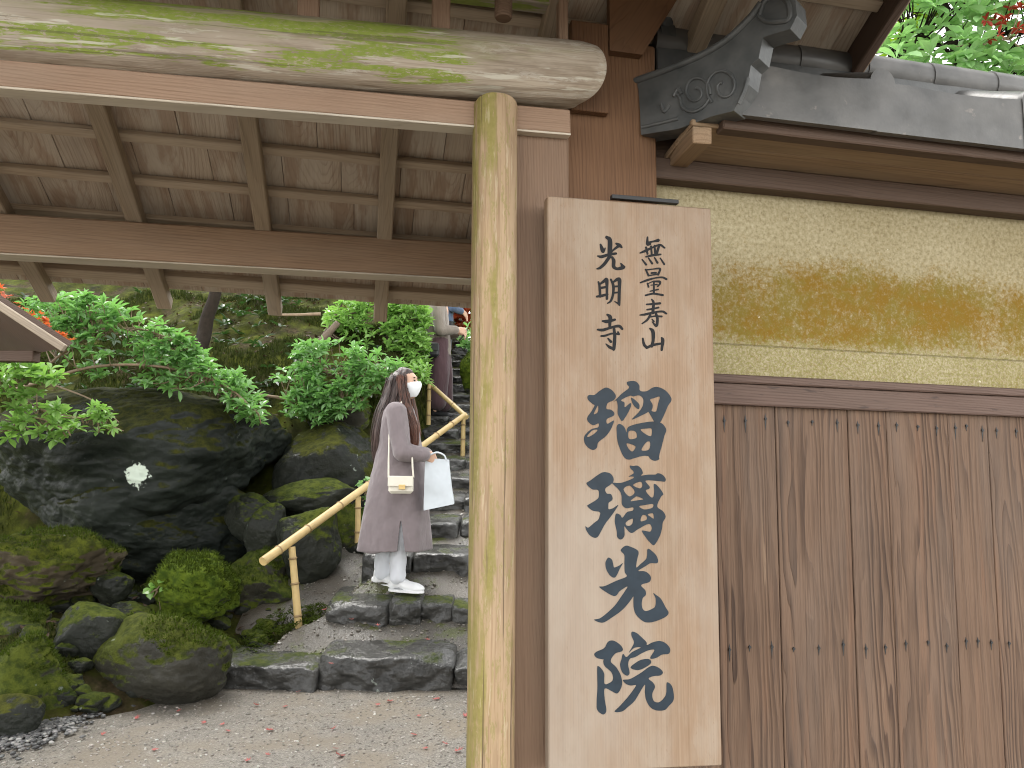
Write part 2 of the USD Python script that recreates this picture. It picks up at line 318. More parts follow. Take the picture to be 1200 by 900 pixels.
def mat_gravel(name='wet_gravel', k=1.0):
    g = Graph(); p = g.n('geometry') + '.position'
    v = g.n('voronoi_texture', vector=p, scale=150.0)
    bw = g.n('rgb_to_bw', color=v + '.color') + '.val'
    c = g.ramp(bw, (0.1, (0.09, 0.083, 0.070)), (0.45, (0.165, 0.150, 0.126)), (0.8, (0.225, 0.205, 0.175)), (1.0, (0.42, 0.39, 0.35)))
    patch = g.sm(g.noise(p, 2.2, 5, 0.6), 0.40, 0.62)
    c = g.mix(g.math('multiply', patch, 0.75), c, g.mix(g.noise(p, 60, 4), (0.145, 0.118, 0.084), (0.20, 0.168, 0.125)))
    c = g.mix(0.6, c, g.ramp(g.noise(p, 1.1, 4), (0.3, (0.72, 0.72, 0.74)), (0.65, (1, 1, 1))), 'multiply')
    b = g.bump(g.math('add', v + '.distance', g.noise(p, 40, 4)), 0.4, 0.006, None)
    if k < 1:
        c = g.mix(g.math('multiply', g.sm(g.noise(p, 2.6, 6, 0.7), 0.52, 0.60), 0.85), c, g.mix(g.noise(p, 50, 4), (0.05, 0.06, 0.008), (0.17, 0.20, 0.03)))
    c = g.mix(1.0, c, (k, k, k), 'multiply')
    return g.make(name, g.n('principled_bsdf', base_color=c, roughness=g.sm(g.noise(p, 2.2, 3), 0.35, 0.65, 0.35 * k ** 0.5, 0.75 * k), normal=b, specular_ior_level=0.45) + '.BSDF')
M['gravel'] = mat_gravel()
M['earth'] = mat_gravel('wet_step_earth', 0.48)

def mat_rock(name, dark, light, moss=0.5, mosscol=((0.03, 0.045, 0.006), (0.09, 0.11, 0.014)), rough=(0.22, 0.5), up=0.25, lichen=None, scale=3.0, spec=0.2):
    g = Graph(); ge = g.n('geometry'); p = ge + '.position'
    nz = g.n('separate_xyz', vector=ge + '.normal') + '.z'
    n1 = g.noise(p, scale, 6, 0.6)
    c = g.ramp(n1, (0.3, dark), (0.7, light))
    c = g.mix(g.math('multiply', g.sm(g.noise(g.map(p, (1, 1, 4)), scale * 3, 5, 0.65), 0.5, 0.75), 0.35), c, tuple(min(1, x * 1.9) for x in light))
    m = g.math('add', g.noise(p, 2.3, 5, 0.62), g.math('multiply', nz, 0.34))
    m2 = g.math('add', m, g.math('multiply', g.math('subtract', g.noise(p, 40, 3), 0.5), 0.18))
    f = g.sm(m2, 1.0 - 0.5 * moss - up * 0.2, 1.12 - 0.5 * moss - up * 0.2)
    mc = g.mix(g.sm(g.noise(p, 18, 5, 0.7), 0.35, 0.65), mosscol[0], mosscol[1])
    c = g.mix(f, c, mc)
    c = g.mix(g.math('multiply', g.sm(g.noise(p, 14, 4), 0.70, 0.74), 0.5), c, (0.30, 0.34, 0.30))
    if lichen is not None:
        for q, r in lichen:
            d = g.n('vector_math', math_type='distance', vector1=p, vector2=tuple(q)) + '.value'
            dd = g.math('add', d, g.math('multiply', g.math('subtract', g.noise(p, 28, 4, 0.7), 0.5), r * 2.4))
            c = g.mix(g.sm(dd, r * 1.05, r * 0.85), c, (0.62, 0.70, 0.60))
    hb = g.math('add', g.noise(p, 9, 6, 0.6), g.math('multiply', f, g.math('multiply', g.noise(p, 110, 4, 0.75), 0.8)))
    b = g.bump(hb, 0.7, 0.035)
    r = g.mix(f, g.ramp(g.noise(p, 5, 4), (0.35, (rough[0],) * 3), (0.65, (rough[1],) * 3)), (0.95, 0.95, 0.95))
    return g.make(name, g.n('principled_bsdf', base_color=c, roughness=g.n('rgb_to_bw', color=r) + '.val', normal=b, specular_ior_level=spec) + '.BSDF')
M['rockdark'] = None
M['rock'] = mat_rock('wet_grey_rock', (0.005, 0.006, 0.0045), (0.024, 0.026, 0.020), 0.6)
M['rockmossy'] = mat_rock('half_mossy_rock', (0.011, 0.011, 0.008), (0.042, 0.040, 0.031), 1.0)
M['rockgreen'] = mat_rock('green_mossy_rock', (0.03, 0.03, 0.026), (0.09, 0.09, 0.075), 1.55, ((0.04, 0.07, 0.005), (0.11, 0.155, 0.012)))
M['stone'] = mat_rock('wet_step_stone', (0.012, 0.012, 0.011), (0.050, 0.049, 0.046), 0.25, rough=(0.08, 0.32), scale=5, spec=0.5)

def mat_moss():
    g = Graph(); p = g.n('geometry') + '.position'
    c = g.ramp(g.noise(p, 5, 6, 0.68), (0.3, (0.012, 0.014, 0.003)), (0.5, (0.052, 0.060, 0.007)), (0.72, (0.12, 0.14, 0.014)))
    soil = g.sm(g.noise(p, 1.9, 5, 0.6), 0.50, 0.62)
    c = g.mix(g.math('multiply', soil, 0.8), c, g.ramp(g.noise(p, 30, 4), (0.35, (0.03, 0.02, 0.012)), (0.6, (0.085, 0.055, 0.035)), (0.8, (0.2, 0.14, 0.1))))
    b = g.bump(g.noise(p, 85, 5, 0.75), 0.9, 0.03)
    return g.make('moss_ground', g.n('principled_bsdf', base_color=c, roughness=0.95, specular_ior_level=0.15, normal=b) + '.BSDF')
M['moss'] = mat_moss()

def mat_leaf(name, c1, c2, c3, rough=0.26, trans=0.42, spec=0.8):
    g = Graph(); r = g.n('geometry') + '.random_per_island'
    c = g.ramp(r, (0.0, c1), (0.75, c2), (0.95, c2), (1.0, c3))
    a = g.n('principled_bsdf', base_color=c, roughness=rough, specular_ior_level=spec) + '.BSDF'
    t = g.n('translucent_bsdf', color=g.mix(1.0, c, (1.1, 1.25, 0.75), 'multiply')) + '.BSDF'
    return g.make(name, g.n('mix_closure', fac=trans, closure1=a, closure2=t) + '.closure')
M['leaf'] = mat_leaf('azalea_leaf', (0.17, 0.33, 0.11), (0.44, 0.60, 0.28), (0.62, 0.53, 0.14))
M['leafbright'] = mat_leaf('light_green_leaf', (0.24, 0.41, 0.11), (0.52, 0.67, 0.28), (0.62, 0.55, 0.16), trans=0.4)
M['leafmint'] = mat_leaf('broad_leaf', (0.30, 0.50, 0.22), (0.55, 0.70, 0.48), (0.62, 0.64, 0.14), rough=0.28, trans=0.35)
M['leafyellow'] = mat_leaf('yellow_green_leaf', (0.18, 0.28, 0.02), (0.33, 0.42, 0.03), (0.5, 0.36, 0.03), trans=0.5)
M['leafred'] = mat_leaf('red_maple_leaf', (0.40, 0.035, 0.02), (0.55, 0.10, 0.05), (0.6, 0.28, 0.08), rough=0.5)
M['leaforange'] = mat_leaf('orange_maple_leaf', (0.50, 0.10, 0.04), (0.60, 0.22, 0.09), (0.62, 0.38, 0.16), rough=0.5)
M['fallen'] = mat_leaf('fallen_maple_leaf', (0.33, 0.06, 0.05), (0.42, 0.10, 0.085), (0.45, 0.22, 0.12), rough=0.6, trans=0.1)
M['bark'] = simple('branch_bark', (0.13, 0.095, 0.065), 0.8, 0.5, 20, 0.7, 0.01)
M['barkdark'] = simple('dark_trunk_bark', (0.028, 0.021, 0.015), 0.9, 0.5, 20, 0.9, 0.02, spec=0.15)
M['twig'] = simple('pale_twig', (0.24, 0.17, 0.11), 0.8, 0.4, 25, 0.5, 0.005)
M['pebble'] = None
# ------------------------------------------------------------------ the gate (its frame: u along the wall, v into the garden, z up)
def gate_thing(name, label, cat_, **kw): return thing(name, label, cat_, matrix=GATE_XF, **kw)
def pline(p0, p1, v, e0=0.0, e1=0.0):
    """the line through two pixels on the plane v, lengthened by e0 and e1 metres"""
    A, B = gp(*p0, v), gp(*p1, v)
    d = (B - A) / np.linalg.norm(B - A)
    return A - d * e0, B + d * e1
def plate(parent, name, pxpoly, v, thick, mat, ang=0.0, round_=0, label=None, holes=(), smooth=False):
    """a flat piece whose outline is given in pixels on the plane v; thick reaches back from v; ang = direction of its length (degrees from u)"""
    conv = lambda poly: np.array([gp(x, y, v)[[0, 2]] for x, y in (smooth_closed(poly, round_) if round_ else poly)])
    P = conv(pxpoly); c = P.mean(0); a = math.radians(ang)
    ex, ey = np.array([math.cos(a), math.sin(a)]), np.array([-math.sin(a), math.cos(a)])
    loc = lambda Q: np.stack([(Q - c) @ ex, (Q - c) @ ey], 1)
    poly = Polygon(loc(P), [loc(conv(h)) for h in holes]).buffer(0)
    m = extr(poly, thick)
    Mx = Gf.Matrix4d(ex[0], 0, ex[1], 0, ey[0], 0, ey[1], 0, 0, -1, 0, 0, c[0], v + thick, c[1], 1)
    return part(parent, name, m, mat, smooth, matrix=Mx, label=label)

gate = gate_thing('temple_gate', 'weathered wooden gate with a mossy log lintel and a boarded roof over the way in', 'gate')
# log lintel: a cylinder with a slanting end cut
A, B = pline((0, 34), (672, 88), -0.03, 1.1, 0.0)
L, LM = frame(A, B)
R = 0.098; nx, na = 90, 48; V = []
# its own x runs along the log (frame's x), z up, y = into the garden (up x x)
for i in range(nx):
    t = i / (nx - 1)
    for k in range(na):
        a = 2 * math.pi * k / na
        yy, zz = math.cos(a), math.sin(a)
        xend = L / 2 - 0.75 * R * yy * (1 if yy < 0 else 0.4) - 0.012 * zz
        x = -L / 2 + (xend + L / 2) * t
        rr = R * (1 + 0.03 * (meshkit.fbm(np.array([x * 1.3, yy * 1.2, zz * 1.2 + 5]), 3) - 0.5)) * (1 + 0.02 * math.sin(a * 5 + 1))
        if t > 0.985: rr *= 1 - 0.06 * ((t - 0.985) / 0.015) ** 2
        V.append((x, rr * yy, rr * zz))
F = []
for i in range(nx - 1):
    for k in range(na):
        p, q = i * na + k, i * na + (k + 1) % na
        F += [(p, p + na, q + na), (p, q + na, q)]
V += [(-L / 2, 0, 0), (L / 2 - 0.01, 0, 0)]
for k in range(na):
    F += [(len(V) - 2, k, (k + 1) % na), (len(V) - 1, (nx - 1) * na + (k + 1) % na, (nx - 1) * na + k)]
lm = trimesh.Trimesh(np.array(V), np.array(F), process=False); lm.fix_normals()
part(gate, 'log_lintel', lm, M['log'], 50, matrix=LM, label='thick round log across the top, green with moss')
lt = np.array(V)
# small nail holes plugged in the log face and board are left to the timber's relief
A, B = pline((0, 93), (550, 142), -0.0225, 1.1, 0.0); A2, B2 = pline((0, 93), (666, 147), -0.0225, 0, 0)
bar(gate, 'lintel_board', A, B2, 0.055, 0.075, M['lintel'], b=0.004)
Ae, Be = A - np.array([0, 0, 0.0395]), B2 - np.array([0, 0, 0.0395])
bar(gate, 'lintel_edge', Ae + np.array([0, -0.002, 0]), Be + np.array([0, -0.002, 0]), 0.057, 0.006, M['bounceedge'], b=0.002)  # added thin strip: ground bounce painted under the lintel board
# the half round door post, the jamb panel and the main pillar
def vert(parent, name, x0, x1, ypx, v0, v1, z0, z1, mat, b=0.006, label=None):
    u0, u1 = gp(x0, ypx, v0)[0], gp(x1, ypx, v0)[0]
    uc, vc = (u0 + u1) / 2, (v0 + v1) / 2
    return bar(parent, name, (uc, vc, z0), (uc, vc, z1), v1 - v0, u1 - u0, mat, up=(1, 0, 0), b=b, label=label)
u0, u1 = gp(555, 300, -0.07)[0], gp(607, 300, -0.07)[0]
zt = gp(580, 117, -0.09)[2]
pts = []; uc = (u0 + u1) / 2; w = (u1 - u0) / 2
Lp, PM = frame((uc, -0.035, -0.1), (uc, -0.035, zt + 0.02), up=(1, 0, 0))
npz, npa = 60, 40; V = []
for i in range(npz):
    x = -Lp / 2 + Lp * i / (npz - 1)
    for k in range(npa):
        a = 2 * math.pi * k / npa
        c, s = math.cos(a), math.sin(a)
        e = 2 / 2.7
        yy = 0.066 * math.copysign(abs(c) ** e, c); zz = w * math.copysign(abs(s) ** e, s)
        wob = 1 + 0.05 * (meshkit.fbm(np.array([x * 1.1, c + 3, s]), 3) - 0.5) + 0.02 * math.exp(-((x - 0.55) / 0.05) ** 2) * (s > 0.3)
        xx = x
        if i == npz - 1: xx = x - 0.03 * (1 - min(1, abs(s) * 0.6)) * 0 + 0.018 * math.cos(s * 1.5) - 0.02
        V.append((xx, yy * wob, zz * wob))
F = [f for i in range(npz - 1) for k in range(npa) for f in ((i * npa + k, i * npa + (k + 1) % npa, (i + 1) * npa + (k + 1) % npa), (i * npa + k, (i + 1) * npa + (k + 1) % npa, (i + 1) * npa + k))]
V += [(-Lp / 2, 0, 0), (Lp / 2, 0, 0)]
F += [f for k in range(npa) for f in ((len(V) - 2, (k + 1) % npa, k), (len(V) - 1, (npz - 1) * npa + k, (npz - 1) * npa + (k + 1) % npa))]
pm = trimesh.Trimesh(np.array(V), np.array(F), process=False); pm.fix_normals()
part(gate, 'door_post', pm, M['post'], 40, matrix=PM, label='peeled log post with yellow green algae down its left side')
zl = gp(640, 158, -0.02)[2]
vert(gate, 'jamb_panel', 598, 667, 180, -0.022, 0.028, -0.1, zl, M['panel'])
ROOFS, RV0 = 0.48, 1.0
RZ0 = gp(237, 263, RV0)[2]                              # underside of the rafters where they cross the rear beam
RIDGE_V = -0.22
def rz(v, off=0.0):
    return RZ0 + off - ROOFS * (v - RV0) if v >= RIDGE_V else RZ0 + off - ROOFS * (RIDGE_V - RV0) - ROOFS * (RIDGE_V - v)
def rhit(px, py, off=0.0):
    o, d = gloc(CAM), ray(px, py) @ G_I
    t = (RZ0 + off - ROOFS * (o[1] - RV0) - o[2]) / (d[2] + ROOFS * d[1])
    return o + d * t
vert(gate, 'main_pillar', 662, 770, 205, 0.03, 0.26, -0.1, rz(0.26) + 0.06, M['pillar'], label='thick reddish brown square pillar behind the sign')
vert(gate, 'upper_pillar', 669.5, 713, 30, 0.0, 0.029, gp(690, 130, 0.0)[2], rz(0.03) - 0.02, M['pillar'], b=0.002)
plate(gate, 'brace', [(714.5, 59), (753, 64), (797, -6), (880, -130), (780, -150), (714.5, -50)], 0.0, 0.029, M['pillar'], ang=57)
# struts standing on the log, the mossy purlin behind them and the peg
ztop = rz(-0.03) - 0.02
for x0, x1, yb in ((348, 374, 22), (507, 528, 38), (655.5, 666, 52)):
    vert(gate, 'strut', x0, x1, 10, -0.05, -0.01, gp((x0 + x1) / 2, yb, -0.03)[2] - 0.03, ztop, M['lintel'], b=0.003)
A, B = pline((533, -16), (655, -1), 0.02, 1.6, 0.0)
M['mossbeam'] = wood('mossy_purlin_wood', (0.2, 0.15, 0.11), (0.40, 0.34, 0.27), freq=80, depth=0.2, contrast=0.3, layers=[dict(scale=(5, 30, 30), lo=0.45, hi=0.55, a=0.9, col=MOSSG, col2=MOSSG2)])
bar(gate, 'purlin', A, B, 0.06, 0.075, M['mossbeam'])
pc = gp(590, 0, -0.06)
pb = gp(590, 22, -0.06)[2]
part(gate, 'peg', tube([(pc[0], -0.06, pb), (pc[0], -0.06, pb + 0.006), (pc[0], -0.06, ztop)], [0.0225, 0.0262, 0.0262], 20), M['panel'], 40)
# rear beam and the gate's rear posts (the posts stand outside the picture's opening)
A, B = pline((0, 277), (550, 309), RV0 + 0.05, 1.0, 0.55)
bar(gate, 'rear_beam', A, B, 0.10, 0.155, M['beam'], b=0.006)
bar(gate, 'beam_edge', A - np.array([0, 0.002, 0.079]), B - np.array([0, 0.002, 0.079]), 0.104, 0.006, M['bounceedge'], b=0.002)  # added strip carrying painted bounce light below the rear beam
ub = gp(600, 300, RV0 + 0.05)[0] + 0.1
bar(gate, 'rear_post', (ub, RV0 + 0.05, -0.1), (ub, RV0 + 0.05, rz(RV0) - 0.16), 0.12, 0.12, M['pillar'], up=(1, 0, 0))
bar(gate, 'rear_post', (-2.25, RV0 + 0.05, -0.1), (-2.25, RV0 + 0.05, rz(RV0) - 0.16), 0.12, 0.12, M['pillar'], up=(1, 0, 0))
bar(gate, 'main_pillar', (-2.2, 0.14, -0.1), (-2.2, 0.14, rz(0.3)), 0.24, 0.24, M['pillar'], up=(1, 0, 0))
# rafters, battens, boards
ur = [rhit(px, 195)[0] for px in (135, 297, 455)]
sp = (ur[2] - ur[0]) / 2
eave = rhit(275, 352)[1]
veave = eave + 0.0
urs = [ur[0] + sp * k for k in range(-3, 6)]
U0, U1 = urs[0] - 0.3, rhit(1006, 60, 0.03)[0]
RH = 0.055
for u in urs:
    if u > U1 - 0.15: continue
    v0, v1 = RIDGE_V, veave + 0.10
    bar(gate, 'rafter', (u, v0, rz(v0, RH / 2)), (u, v1, rz(v1, RH / 2)), 0.062, RH, M['rafter'])
bat0, bat1 = rhit(200, 168, RH)[1], rhit(200, 218, RH)[1]
bs = bat1 - bat0
vb = bat0
while vb - bs > RIDGE_V + 0.03: vb -= bs
rows = []
while vb < veave - 0.12: rows.append(vb); vb += bs
rng = random.Random(3)
for v in rows:
    bar(gate, 'batten', (U0, v, rz(v, RH + 0.013)), (U1, v, rz(v, RH + 0.013)), 0.04, 0.026, M['batten'], up=(0, ROOFS, 1))
bar(gate, 'eave_board', (U0, veave - 0.02, rz(veave - 0.02, RH + 0.02)), (U1, veave - 0.02, rz(veave - 0.02, RH + 0.02)), 0.06, 0.045, M['batten'], up=(0, ROOFS, 1))
edges = [RIDGE_V + 0.005] + rows + [veave + 0.05]
for j in range(len(edges) - 1):
    v0, v1 = edges[j] - 0.004, edges[j + 1] + 0.03
    off0, off1 = RH + 0.034, RH + 0.031
    u = U0 - rng.random() * 0.2
    while u < U1:
        wd = sp / 2 * (0.9 + 0.2 * rng.random())
        a, b_ = max(u, U0), min(u + wd, U1)
        if b_ - a > 0.02:
            zo = rng.uniform(-0.002, 0.002)
            bar(gate, 'roof_board', ((a + b_) / 2, v0, rz(max(v0, RIDGE_V), off0 + zo)), ((a + b_) / 2, v1, rz(v1, off1 + 0.004 + zo)), b_ - a - 0.002, 0.009, M['roofboard'], b=0.001)
        u += wd
# roof covering, front slope, verge
for s, (va, vb_) in (('roof_covering', (RIDGE_V, veave + 0.12)), ('roof_covering', (RIDGE_V - 0.6, RIDGE_V))):
    za, zb = rz(va if s == 'roof_covering' and va >= RIDGE_V else va, RH + 0.10), rz(vb_, RH + 0.10)
    bar(gate, s, ((U0 + U1) / 2, va, za), ((U0 + U1) / 2, vb_, zb), U1 - U0 + 0.1, 0.09, M['eavedark'])
for u in urs:
    if u < U1 - 0.15: bar(gate, 'rafter', (u, RIDGE_V - 0.01, rz(RIDGE_V - 0.01, RH / 2)), (u, RIDGE_V - 0.55, rz(RIDGE_V - 0.55, RH / 2)), 0.062, RH, M['rafter'])
bar(gate, 'bargeboard', (U1 + 0.02, RIDGE_V, rz(RIDGE_V, 0.065)), (U1 + 0.02, veave + 0.12, rz(veave + 0.12, 0.065)), 0.035, 0.14, M['eavedark'])
bar(gate, 'bargeboard', (U1 + 0.045, RIDGE_V, rz(RIDGE_V, 0.06)), (U1 + 0.045, veave + 0.12, rz(veave + 0.12, 0.06)), 0.014, 0.10, M['eave'])
bar(gate, 'bargeboard', (U1 + 0.02, RIDGE_V - 0.005, rz(RIDGE_V, 0.065)), (U1 + 0.02, RIDGE_V - 0.6, rz(RIDGE_V - 0.6, 0.065)), 0.035, 0.14, M['eavedark'])

# ------------------------------------------------------------------ the sign board with its brush lettering
VS = -0.105
sign = gate_thing('sign_board', 'tall pale wooden board with black brush characters on the gate pillar', 'sign')
qa, qb, qc = gp(641.5, 228, VS), gp(833, 243, VS), gp(846, 896, VS)
ql = gp(643, 900, VS)
zb = qc[2] + (qa[2] - qb[2])
zb_l = qc[2] + 0.004
Ls, SM = frame(((qa[0] + qb[0]) / 2, VS + 0.021, (zb_l + qc[2]) / 2), ((qa[0] + qb[0]) / 2, VS + 0.021, (qa[2] + qb[2]) / 2), up=(1, 0, 0))
# a board a little out of square, as photographed
c0 = np.array([(qa[0] + qb[0]) / 2, (zb_l + qa[2]) / 2])
corners = [(qa[0], qa[2]), (qb[0], qb[2]), (qc[0], qc[2]), (ql[0], zb_l)]
bp = []
for (u, z) in corners:
    x, zz = z - (zb_l + (qa[2] + qb[2]) / 2) / 2 - 0.002, u - (qa[0] + qb[0]) / 2
    for dv in (-0.021, 0.021):
        s1, s2 = math.copysign(0.003, -x), math.copysign(0.003, -zz); s3 = math.copysign(0.003, -dv)
        for k in range(3):
            q = [x + s1, dv + s3, zz + s2]; q[k] = (x, dv, zz)[k]; bp.append(q)
ym = -1 if np.dot(np.array(SM.GetRow3(1)), [0, 1, 0]) < 0 else 1
bp = [(a, b * ym, c) for a, b, c in bp]
part(sign, 'board', hull(bp), M['sign'], matrix=SM)
A, B = pline((716, 231), (794, 237.5), VS + 0.03)
bar(sign, 'hanging_iron', A, B, 0.02, 0.012, M['iron'], b=0.001)

def ring(txt): return [tuple(map(float, p.split(','))) for p in txt.split()]
BIG = [   # (offset x, offset y, pixels per photo pixel, [(outline, holes), ...])
 (680, 440, 9.0, [
  ('265,128 320,145 360,185 375,225 350,262 290,290 275,350 320,360 355,390 350,425 280,460 285,510 350,475 350,500 320,570 270,640 190,705 175,760 140,785 95,770 50,720 40,655 65,610 120,565 190,545 192,505 140,525 95,500 72,465 80,430 110,390 150,320 130,300 85,260 75,225 95,205 150,205 200,165',
   ['188,318 165,352 142,408 185,385', '182,575 130,578 75,635 85,648 140,620']),
  ('500,65 575,60 620,100 630,160 700,165 770,125 830,125 900,160 950,220 960,265 925,320 890,400 845,490 800,500 770,470 722,388 690,400 545,465 610,395 650,340 665,290 660,240 620,210 560,220 520,215 430,260 465,285 470,335 530,290 525,350 450,475 420,455 395,400 395,320 380,262 350,280 390,240 440,190 515,130 495,95',
   ['838,224 780,238 735,256 760,300 762,340 752,373 800,378 820,300']),
  ('535,240 560,245 615,295 625,330 610,355 560,310', []),
  ('385,540 410,510 450,530 475,565 487,602 505,545 600,510 760,485 850,500 895,545 905,585 885,640 860,740 830,850 830,885 780,900 735,875 715,850 650,850 560,875 510,888 465,865 425,790 395,700 385,620',
   ['510,590 580,590 595,655 515,668', '635,570 700,560 752,562 748,638 690,620', '490,715 580,745 565,790 540,800 505,765', '735,700 690,710 645,788 725,780'])]),
 (680, 540, 9.0, [
  ('240,120 310,130 345,170 350,215 320,250 262,295 280,345 320,350 340,390 330,420 300,440 295,480 300,510 345,500 400,465 365,525 320,590 265,660 215,750 185,800 150,812 100,785 65,735 55,690 85,705 140,660 190,620 205,580 205,540 130,525 75,480 90,460 165,415 195,380 190,310 125,300 65,240 110,205 170,160', []),
  ('525,50 560,55 600,50 640,80 660,130 640,155 720,145 790,145 820,130 870,150 900,190 890,220 840,215 690,208 730,270 725,295 690,315 740,380 770,380 780,320 775,255 790,245 830,280 875,350 850,380 810,480 870,530 900,590 870,650 860,720 835,800 780,888 740,865 700,820 650,740 700,742 740,745 755,705 720,665 610,720 550,760 510,745 465,690 465,720 465,790 430,830 390,805 385,740 365,650 370,580 385,555 420,570 445,600 495,540 555,525 555,490 485,500 440,460 435,370 410,310 350,250 335,230 430,232 555,185 555,165 510,165 560,135 560,110 530,80',
   ['455,300 520,262 575,330 515,375', '555,255 635,220 655,265 625,290', '530,425 575,385 600,375 665,405 610,415', '620,480 690,465 765,455 765,490 720,508 665,510', '480,650 520,620 555,612 550,660 520,685 485,680', '640,600 660,570 695,580 700,620 640,638', '710,565 765,555 775,610 740,590'])]),
 (680, 635, 9.0, [
  ('430,80 480,40 540,55 600,85 615,120 600,180 590,270 640,230 700,170 710,75 760,100 805,150 820,200 805,225 740,225 690,255 610,305 680,310 730,345 745,385 725,425 640,455 685,510 690,560 660,590 648,640 655,700 690,730 750,710 790,680 795,600 770,540 800,560 850,600 900,690 930,745 900,790 800,835 720,850 660,835 590,770 565,700 560,620 560,575 520,630 440,720 330,800 250,848 200,848 145,820 210,805 300,735 370,665 430,580 500,470 415,520 385,560 350,570 280,535 200,475 260,465 380,410 490,365 470,320 465,220 465,140 435,105', []),
  ('300,165 335,190 350,250 360,270 410,250 448,225 415,285 385,350 355,378 310,350 275,290 265,225 280,185', [])]),
 (680, 735, 8.575, [
  ('280,145 335,135 400,175 428,220 410,245 350,265 305,340 360,400 405,480 420,560 405,620 370,665 320,645 245,615 245,720 262,830 245,870 215,872 170,830 165,750 172,600 170,420 180,390 215,420 240,470 245,570 310,550 330,510 310,450 245,390 230,340 235,325 170,310 140,275 165,245 240,210', []),
  ('520,45 570,60 620,105 665,150 670,180 720,155 790,138 850,155 900,210 890,265 820,275 770,305 715,318 705,300 745,230 690,230 620,260 550,300 500,315 480,370 495,450 485,480 460,485 420,450 400,380 415,320 430,268 465,300 520,250 610,203 540,208 490,255 520,200 540,150 515,85', []),
  ('505,405 560,355 620,325 690,320 712,350 690,380 620,420 560,430', []),
  ('430,530 500,520 600,465 690,400 740,388 800,415 830,455 800,485 740,490 685,515 730,555 750,600 725,660 725,710 750,750 800,750 850,700 865,650 870,555 920,590 940,690 930,745 890,790 850,830 780,838 710,810 665,740 650,660 650,575 600,650 545,740 480,800 420,845 345,848 400,790 480,700 540,620 560,580 510,585 460,570', [])])]
SMALL = [  # brush strokes: chains of (x, y, width)
 (740, 270, 12.0, '225,95,22 225,190,40 260,190,36|240,170,30 310,155,26 375,140,46|120,318,18 200,285,38 300,238,26 400,205,30 465,245,24|205,240,30 225,330,28|275,225,26 285,340,28|325,215,26 335,340,30|390,210,32 365,290,36 350,330,36|205,370,24 300,350,34 410,338,24|150,410,18 205,480,30|240,390,20 290,465,30|325,385,20 365,455,30|405,390,18 460,475,28'),
 (740, 270, 12.0, '200,550,24 240,635,28|215,555,20 300,545,18 400,540,28 375,620,32|280,600,26 345,595,24|245,635,20 370,615,22|125,735,20 220,700,32 330,670,22 430,660,26 490,685,30|225,745,22 240,795,24|230,750,16 300,720,18 390,720,34 400,750,26 370,785,24|275,770,15 360,760,18|315,715,24 315,890,28|265,855,18 375,830,22|200,912,26 310,890,28 440,910,30'),
 (740, 340, 12.0, '285,130,20 310,180,36 300,320,42|215,200,24 300,195,30 400,185,34|220,275,24 300,262,26 380,245,26|120,350,18 200,340,34 300,315,26 430,300,30 490,330,26|265,350,34 220,420,30 150,470,18|240,385,16 330,365,22 425,370,28|340,320,32 365,400,36 350,500,38 290,445,12|290,410,18 315,440,24'),
 (740, 340, 12.0, '260,540,24 300,580,50 305,700,44 285,790,38|160,680,24 175,760,38 215,810,36|215,810,36 290,775,38 360,760,34 420,750,30|425,670,24 440,710,46 425,840,32'),
 (690, 270, 12.0, '250,95,40 295,140,62 295,300,64 290,370,58|165,200,26 190,270,54 205,300,34 230,250,18|385,185,26 430,210,48 465,240,20|430,210,44 340,280,26 320,310,20|125,360,20 180,370,42 280,340,38 380,325,34|285,380,46 220,470,46 160,525,38 115,540,20|330,380,34 350,430,50 350,510,48 400,540,38 470,525,54 495,515,38|450,465,18 480,510,48'),
 (690, 270, 12.0, '135,725,24 150,780,34 160,930,34|150,760,24 220,710,46 250,700,54 255,820,36 255,960,34|160,810,34 255,795,34|115,930,30 180,920,38 260,900,34|310,690,26 345,780,38 340,900,34 310,990,32 265,1025,18|340,730,24 400,690,46 430,700,54 430,820,42 425,1000,42 430,1050,24|430,1040,28 365,1000,14|350,790,26 420,785,26|345,880,24 420,870,24'),
 (690, 340, 12.0, '260,345,28 300,380,52 295,470,44 295,520,38|195,435,26 260,440,48 365,415,34|125,555,26 200,560,42 300,530,34 420,505,40 470,545,32|175,645,26 230,640,30 330,610,26 425,620,28|410,590,26 425,620,26|355,550,38 365,650,44 355,800,46 350,840,28|350,825,44 290,800,38 240,755,12|270,680,22 310,725,38')]
def signpt(x, y): return gp(x, y, VS - 0.0003)[[0, 2]]
def character(poly_px, mat):
    ms = []
    for p in getattr(poly_px, 'geoms', [poly_px]):
        if p.area < 0.3: continue
        q = Polygon([signpt(*c) for c in p.exterior.coords], [[signpt(*c) for c in h.coords] for h in p.interiors]).buffer(0)
        ms.append(extr(q, 0.0012))
    m = cat(ms)
    m.vertices = np.stack([m.vertices[:, 0], VS - 0.0010 + m.vertices[:, 2], m.vertices[:, 1]], 1)
    m.faces = m.faces[:, ::-1]
    part(sign, 'character', m, mat)
for ox, oy, s, comps in BIG:
    polys = []
    for out, holes in comps:
        c = lambda t: [(x / s + ox, y / s + oy) for x, y in smooth_closed(ring(t), 4)]
        pg = Polygon(c(out)).buffer(0)
        for h in holes: pg = pg.difference(Polygon(c(h)).buffer(0))
        polys.append(pg)
    character(unary_union(polys).buffer(0.25).buffer(-0.25).simplify(0.05), M['ink'])
